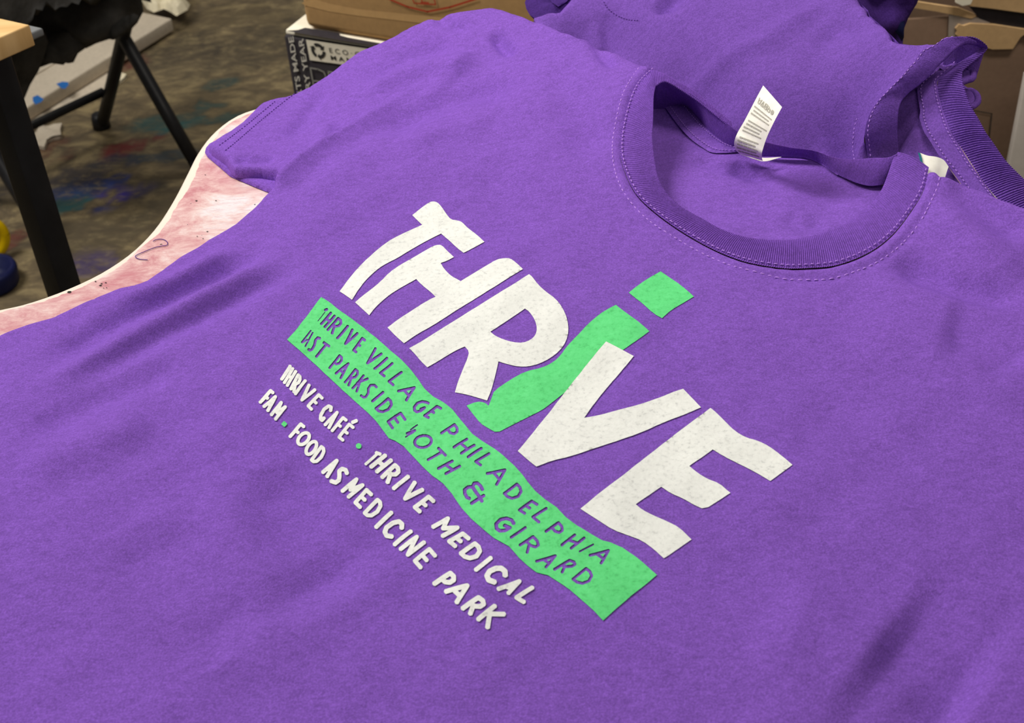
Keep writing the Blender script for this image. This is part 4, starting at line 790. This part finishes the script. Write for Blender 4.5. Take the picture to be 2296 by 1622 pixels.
# ------------------------------------------------------------------ brown carton and torn flaps at the right
Y = 1.62
rc = thing('carton', (*at_y([(2200, 300)], Y + .15)[0][:2], 0), 'large dark brown open carton with torn flap at the right edge', 'box')
a = at_y([(1985, 40)], Y)[0]; b = at_y([(2420, 60)], Y)[0]; topz = at_y([(2060, 22)], Y)[0][2]
wv = b[0] - a[0]
mk('front_wall', *boxm((a[0], Y, 0), (wv, 0, 0), (0, .005, 0), (0, 0, topz - .012), .001), M_kraftdark, rc)
mk('side_wall', *boxm((a[0], Y + .005, 0), (.005, 0, 0), (0, .36, 0), (0, 0, topz - .012), .001), M_kraftdark, rc)
mk('back_wall', *boxm((a[0], Y + .365, 0), (wv, 0, 0), (0, .005, 0), (0, 0, topz - .012), .001), M_kraftdark, rc)
mk('bottom', *boxm((a[0], Y + .005, 0.0), (wv, 0, 0), (0, .36, 0), (0, 0, .006), .001), M_kraftdark, rc)
def slab(px, y, th, m, name, par, tilt=0.0):
    P = at_y(px, y); 
    if tilt: P = at_plane(px, P.mean(0), (0, -math.cos(tilt), math.sin(tilt)))
    c = P.mean(0); e1 = np.array([1.0, 0, 0]); nn = np.array([0, -math.cos(tilt), math.sin(tilt)]); e2 = np.cross(nn, e1)
    U = np.c_[(P - c) @ e1, (P - c) @ e2]; V2, F = fill([U], step=.03); n = len(V2)
    fr = c + V2[:, :1] * e1 + V2[:, 1:] * e2
    bd = resample(U, .03); m_ = len(bd); r1 = c + bd[:, :1] * e1 + bd[:, 1:] * e2
    V = np.vstack([fr, fr - nn * th, r1, r1 - nn * th]); F = [tuple(f) for f in F]
    s = np.cross(fr[F[0][1]] - fr[F[0][0]], fr[F[0][2]] - fr[F[0][0]]) @ nn
    if s < 0: F = [f[::-1] for f in F]
    Fs = F + [tuple(i + n for i in f[::-1]) for f in F] + [(2 * n + i, 2 * n + (i + 1) % m_, 2 * n + m_ + (i + 1) % m_, 2 * n + m_ + i) for i in range(m_)]
    return mk(name, V, Fs, m, par, smooth=False)
o = slab([(2143, 78), (2147, 70), (2142, 64), (2150, 55), (2160, 58), (2176, 53), (2230, 56), (2296, 66), (2360, 74), (2350, 100), (2296, 78), (2288, 84), (2271, 110), (2225, 111), (2190, 100), (2160, 90)], Y - .006, .004, M_tan, 'torn_flap', rc); tag(o, 'torn light tan flap folded over the front')
o = slab([(2056, 4), (2080, 8), (2120, 14), (2150, 18), (2185, 32), (2189, 37), (2178, 42), (2140, 34), (2100, 26), (2050, 18)], Y - .004, .004, M_tan, 'torn_edge', rc)
slab([(2128, 32), (2150, 36), (2190, 40), (2220, 52), (2180, 54), (2150, 56), (2146, 64), (2142, 86), (2126, 86)], Y - .003, .002, M_tapegrey, 'packing_tape', rc)
slab([(2172, 14), (2296, 26), (2400, 36), (2400, 76), (2296, 63), (2235, 54), (2196, 42), (2186, 30)], Y - .0015, .001, M_navy if False else M_blackcard, 'opening_shade', rc)  # black sheet standing in for the shade inside the open gap
slab([(2150, -40), (2148, 4), (2170, 13), (2230, 20), (2296, 29), (2420, 44), (2420, -40)], Y - .010, .005, M_tan, 'upper_flap', rc)
slab([(2146, -30), (2143, 6), (2158, 13), (2176, 10), (2180, 2), (2184, -30)], Y - .013, .003, M_whitecard, 'white_label', rc)
# printed rectangle on the carton face
fo = np.array([a[0], Y, 0.0]); ex = np.array([1.0, 0, 0]); ez = np.array([0, 0, 1.0]); nf = np.array([0, -1.0, 0])
outline_strokes([[(2178, 246), (2223, 254), (2217, 310), (2205, 420)]], .0007, M_darkprint, 'printing', rc)
pb = thing('board', (*at_y([(2300, 300)], Y - .1)[0][:2], 0), 'pale grey upright board at the right edge in front of the dark brown carton', 'board')
pA = at_y([(2296, 160)], Y - .1)[0]; pB = at_y([(2262, 380)], Y - .1)[0]
xb = at_y([(2276, 300)], Y - .1)[0][0]
mk('panel', *boxm((xb, Y - .1, 0), (.16, 0, 0), (0, .012, 0), (0, 0, at_y([(2290, 170)], Y - .1)[0][2]), .002), M_post, pb)

# ------------------------------------------------------------------ wooden table corner at the left
zt2 = .80 - ZT
W0 = at_z([(67, 55)], .002)[0]
w1_ = at_z([(-60, 27)], .002)[0]; w2_ = at_z([(-60, 118)], .002)[0]   # directions of the two top edges
d1 = (w1_ - W0); d1 /= np.linalg.norm(d1); d2 = (at_z([(0, 84)], .002)[0] - W0); d2 /= np.linalg.norm(d2)
wt = thing('table', (W0[0] - .3, W0[1] - .1, 0), 'wooden topped table with black metal leg, only its corner at the left edge', 'table')
Zw = W0[2]
mk('tabletop', *boxm(W0 - [0, 0, .020], d1 * .6, d2 * .5, np.array([0, 0, .020]), .0015), M_wood, wt)
g0 = at_z([(97, 62)], -.03)[0]
mk('under_rail', *boxm(g0 - [0, 0, .008], d1 * .5, d2 * .4, np.array([0, 0, .008]), .002), M_greyp, wt)
lx = at_z([(-24, 118)], -.03)[0]
dd1 = d1 * .024; dd2 = d2 * .024
mk('leg', *boxm(np.array([lx[0], lx[1], 0]) - dd1 * .5 - dd2 * .5, dd1, dd2, np.array([0, 0, Zw - .03]), .002), M_blackmetal, wt)
for k, v in (((d1 * .5), 0), ((d2 * .42), 0), (d1 * .5 + d2 * .42, 0)):
    mk('leg', *boxm(np.array([lx[0], lx[1], 0]) + k - dd1 * .5 - dd2 * .5, dd1, dd2, np.array([0, 0, Zw - .03]), .002), M_blackmetal, wt)
mk('apron', *boxm(np.array([lx[0], lx[1], Zw - .045]), d1 * .5, d2 * .42, np.array([0, 0, .022]), .002), M_blackmetal, wt)

# ------------------------------------------------------------------ folding chair and jacket
fA = at_z([(229, 286)], -ZT)[0]; fB = at_z([(452, 392)], -ZT)[0]
dv = fB - fA; nrm = np.cross(dv, [0, 0, 1.0]); nrm /= np.linalg.norm(nrm)
ap = at_plane([(276, 82)], fA, nrm)[0]
chair = thing('folding_chair', (*((fA + fB) / 2)[:2], 0), 'black metal folding chair behind the table, a black jacket thrown over it', 'chair')
topA = fA + (ap - fA) * 1.95; topB = fB + (ap - fB) * 1.95
wdir = np.cross(dv / np.linalg.norm(dv), [0, 0, 1.0]); wdir = -wdir if wdir[0] > 0 else wdir; wvec = wdir * .325
ra = at_plane([(231, 206)], fA, nrm)[0]
for s in (0, 1):
    o_ = wvec * s
    mk('leg', *tube([fA + o_ + [0, 0, .004], fA + (ap - fA) * .5 + o_, ap + o_, topA + o_], .0125, 10), M_blackmetal, chair)
    mk('leg', *tube([fB + o_ + [0, 0, .004], fB + (ap - fB) * .5 + o_, ap + o_ + nrm * .0, topB + o_], .0125, 10), M_blackmetal, chair)
    for q in (fA, fB): mk('rubber_foot', *tube([q + o_ + [0, 0, .001], q + o_ + [0, 0, .02], q + o_ + [0, 0, .03]], [.018, .017, .014], 12), M_blackmetal, chair)
mk('rung', *tube([ra, ra + wvec * .5, ra + wvec], .009, 8), M_blackmetal, chair)
b1 = at_plane([(263, 107)], fA, nrm)[0]; b2 = at_plane([(293, 107)], fA, nrm)[0]; mk('brace', *tube([b1, (b1 + b2) / 2, b2], .006, 8), M_blackmetal, chair)
sx = (topB - topA); sx[2] = 0
mk('seat', *boxm(np.array([*topB[:2], topB[2]]), wvec, -sx * 1.0, np.array([0, 0, .018]), .006), M_blackmetal, chair)
jk = thing('jacket', (*(ap + wvec * .5)[:2], .12), 'black jacket heaped over the folding chair, sleeve hanging towards the floor', 'jacket')
Yj = ap[1] - .05
sx_ = -sx / np.linalg.norm(sx); wx_ = wvec / np.linalg.norm(wvec); sc_ = np.array([*topB[:2], topB[2] + .02]) + wvec * .5 + sx_ * np.linalg.norm(sx) * .5
gu = np.linspace(-1, 1, 46); DU, DV = np.meshgrid(gu, gu, indexing='ij'); DU, DV = DU.ravel(), DV.ravel()
hw, hd = .14, np.linalg.norm(sx) * .5
def lap(t, h): return np.sign(t) * np.minimum(np.abs(t) * (h + .10), h + .02 * np.abs(t)), np.maximum(np.abs(t) * (h + .10) - h - .01, 0)
lu_, du_ = lap(DU, hw); lv_, dv_ = lap(DV, hd); fz = waves(95, .35, .012)(np.c_[DU, DV]) + waves(96, .12, .005)(np.c_[DU, DV])
dd_ = sc_ + lu_[:, None] * wx_ + lv_[:, None] * sx_ + np.c_[np.zeros(len(DU)), np.zeros(len(DU)), .016 + fz - np.maximum(du_, dv_)]
mk('back_panel', dd_, grid_faces(46, 46), M_jacket, jk)
J = lambda y: (lambda p: at_y(p, y))
mk('body', *pillow([(-60, -40), (-60, 60), (0, 70), (60, 66), (95, 75), (140, 88), (170, 100), (195, 108), (215, 98), (245, 88), (268, 78), (290, 70), (308, 52), (322, 25), (318, 0), (340, 6), (336, -6), (318, -40)], J(Yj), .12, 81, .02, .022, .16), M_jacket, jk)
mk('hem', *pillow([(88, 76), (95, 100), (90, 130), (88, 152), (110, 144), (130, 138), (142, 146), (150, 138), (165, 140), (175, 120), (192, 108), (185, 84), (150, 72), (115, 70)], J(Yj - .06), .06, 83, .012, .012, .09), M_jacket, jk)
mk('sleeve', *pillow([(-40, 60), (20, 70), (100, 72), (108, 95), (98, 130), (86, 160), (68, 190), (52, 228), (44, 236), (20, 250), (-40, 240)], J(Yj - .10), .07, 85, .012, .012, .1), M_jacket, jk)
mk('collar', *pillow([(238, 86), (250, 58), (275, 38), (300, 30), (312, 36), (300, 60), (280, 76), (255, 90)], J(Yj - .075), .035, 87, .008, .006, .06), M_jacket, jk)

# ------------------------------------------------------------------ cardboard, boards and litter on the floor
hc = .035
c0 = at_z([(385, 41)], hc - ZT)[0]; c1 = at_z([(65, 238)], hc - ZT)[0]
lu = c1 - c0; lu /= np.linalg.norm(lu); lv = np.array([lu[1], -lu[0], 0]); lv = -lv if lv[1] < 0 else lv
cb = thing('long_carton', (*((c0 + c1) / 2 + lv * .1)[:2], 0), 'long flat dusty white carton on the floor under the chair, with blue tape', 'box')
mk('body', *boxm(np.array([*c0[:2], .006]), lu * 1.25, lv * .16, np.array([0, 0, hc - .006]), .003), M_dim, cb)
mk('lid_flap', *boxm(np.array([*(c0 + lv * .085)[:2], hc - .001]), lu * 1.25, lv * .07, np.array([0, 0, .004]), .001), M_dim, cb)
for px in ([(126, 188), (140, 183), (152, 184), (154, 190), (146, 199), (138, 198)], [(73, 218), (84, 213), (98, 222), (92, 229), (80, 234), (74, 228)]):
    P = at_z(px, hc - ZT + .0012); V2, F = fill([P[:, :2]], step=.02); mk('blue_tape', np.c_[V2, np.full(len(V2), hc + .0012)], F, M_tape, cb, smooth=False)
fbp = [(20, 320), (60, 297), (140, 252), (235, 205), (262, 178), (285, 158), (300, 135), (240, 120), (60, 200)]
P = at_z(fbp, -ZT)[:, :2]; 
def flat(name, px, th, m, label, cat, group=None, curl=0.0, seed=1, step=.01):
    P = at_z(px, th - ZT)[:, :2]; V2, F = fill([P], step=step); d = pdist(V2, np.vstack([P, P[:1]]))[0]
    zz = th + np.maximum(waves(seed, .05, curl)(V2), -th * .6) * np.clip(d / .02, .3, 1); n = len(V2)
    bd = resample(P, step); k = len(bd); 
    V = np.vstack([np.c_[V2, zz], np.c_[bd, np.full(k, th * .8)], np.c_[bd, np.full(k, .0008)]])
    F = [tuple(f) for f in F] + [(n + i, n + (i + 1) % k, n + k + (i + 1) % k, n + k + i) for i in range(k)]
    return tag(mk(name, V, F, m, smooth=bool(curl)), label, cat, group)
flat('flattened_cardboard', [(20, 322), (60, 299), (140, 254), (232, 212), (262, 182), (270, 164), (250, 158), (150, 205), (40, 268)], .005, M_dim, 'thin white board lying flat on the floor beneath the long carton', 'board')
flat('paper_scrap', [(258, 172), (262, 158), (270, 160), (276, 164), (284, 168), (278, 176), (266, 184), (256, 188)], .006, M_paper, 'small cream paper scrap by the chair leg', 'paper', None, .004, 5, .005)
flat('paper_scrap', [(78, 300), (95, 285), (120, 276), (138, 274), (134, 288), (137, 302), (118, 306), (104, 312), (98, 328), (84, 324)], .010, M_dim, 'crumpled white paper piece on the floor right of the black table leg', 'paper', None, .007, 6, .006)
flat('paper_scrap', [(-20, 330), (4, 335), (8, 352), (-4, 360), (-30, 362)], .012, M_dim, 'white paper piece at left edge of the picture on the floor', 'paper', None, .004, 7, .006)
def crumple(px, h, seed, name, label):
    P = at_z(px, h * .3 - ZT)[:, :2]; V2, F = fill([P], step=.008); d = pdist(V2, np.vstack([P, P[:1]]))[0]; n = len(V2)
    z = np.clip(d / .05, 0, 1) ** .6 * h * (0.75 + waves(seed, .06, .22)(V2) + np.abs(waves(seed + 1, .025, .2)(V2))); z = np.maximum(z, 0) + .036
    V = np.vstack([np.c_[V2, z], np.c_[V2, np.full(n, .0365)]]); F = [tuple(f) for f in F]
    return tag(mk(name, V, F + [tuple(i + n for i in f[::-1]) for f in F], M_paper, smooth=False), label, 'paper')
crumple([(322, 20), (340, 0), (360, -30), (410, -30), (425, 0), (418, 18), (430, 30), (425, 42), (400, 56), (385, 46), (372, 40), (350, 48), (334, 40)], .05, 91, 'crumpled_paper', 'heap of crumpled cream paper on the end of the long white carton')
# yellow ring and navy tub at the far left
yc = at_z([(-22, 586)], -ZT)[0]
ring = []
rc_, rt = .036, .0095; cy = np.array([yc[0], yc[1], rc_ + rt]); e1 = np.array([.93, .36, 0]); e2 = np.array([0, 0, 1.0])
pth = [cy + rc_ * (math.cos(t) * e1 + math.sin(t) * e2) for t in np.linspace(0, 2 * np.pi, 41)]
yo = mk('tape_roll', *tube(pth, rt, 12, False), M_yellow); tag(yo, 'yellow ring-shaped roll standing on the floor at left picture edge', 'roll')
nc = at_z([(-12, 640)], -ZT)[0]
prof = [(.0, .0), (.040, .0), (.043, .006), (.045, .03), (.042, .036), (.036, .036), (.036, .01), (0, .01)]
V = []; F = []
for t in np.linspace(0, 2 * np.pi, 33)[:-1]:
    for r, z in prof: V.append((nc[0] + r * math.cos(t), nc[1] + r * math.sin(t), z + .0005))
no = mk('tub', V, grid_faces(32, len(prof), True), M_navy); tag(no, 'dark navy plastic tub on the floor below the yellow ring', 'tub')
# loose thread on the pink table
c = at_z(catmull([(343, 541), (352, 537), (366, 537), (375, 543), (374, 550), (362, 552), (345, 556), (320, 566), (305, 573), (304, 577), (312, 581), (331, 583)], 90), .0006)
th = mk('loose_thread', *tube(c, .00024, 6), M_thread2); tag(th, 'curled purple thread lying on the pink table', 'thread')
# dark ink specks near the edge of the pink table
sp = []
for x, y, r in ((155, 655, .0018), (214, 631, .0008), (225, 640, .0012), (228, 636, .0009), (237, 634, .0009), (239, 645, .0007), (232, 646, .0006), (440, 450, .0011), (484, 450, .0008), (460, 392, .0007), (465, 519, .0009), (455, 535, .0007), (442, 530, .0006), (420, 362, .0006)):
    c = at_z([(x, y)], .0004)[0]; k = 9; sp.append(([c + r * random.uniform(.7, 1.3) * 0.55 * np.array([math.cos(t) * 1.4, math.sin(t), 0]) for t in np.linspace(0, 2 * np.pi, k + 1)[:-1]], [tuple(range(k))]))
for v, f in sp: mk('ink_speck', v, f, M_darkprint, table, smooth=False)
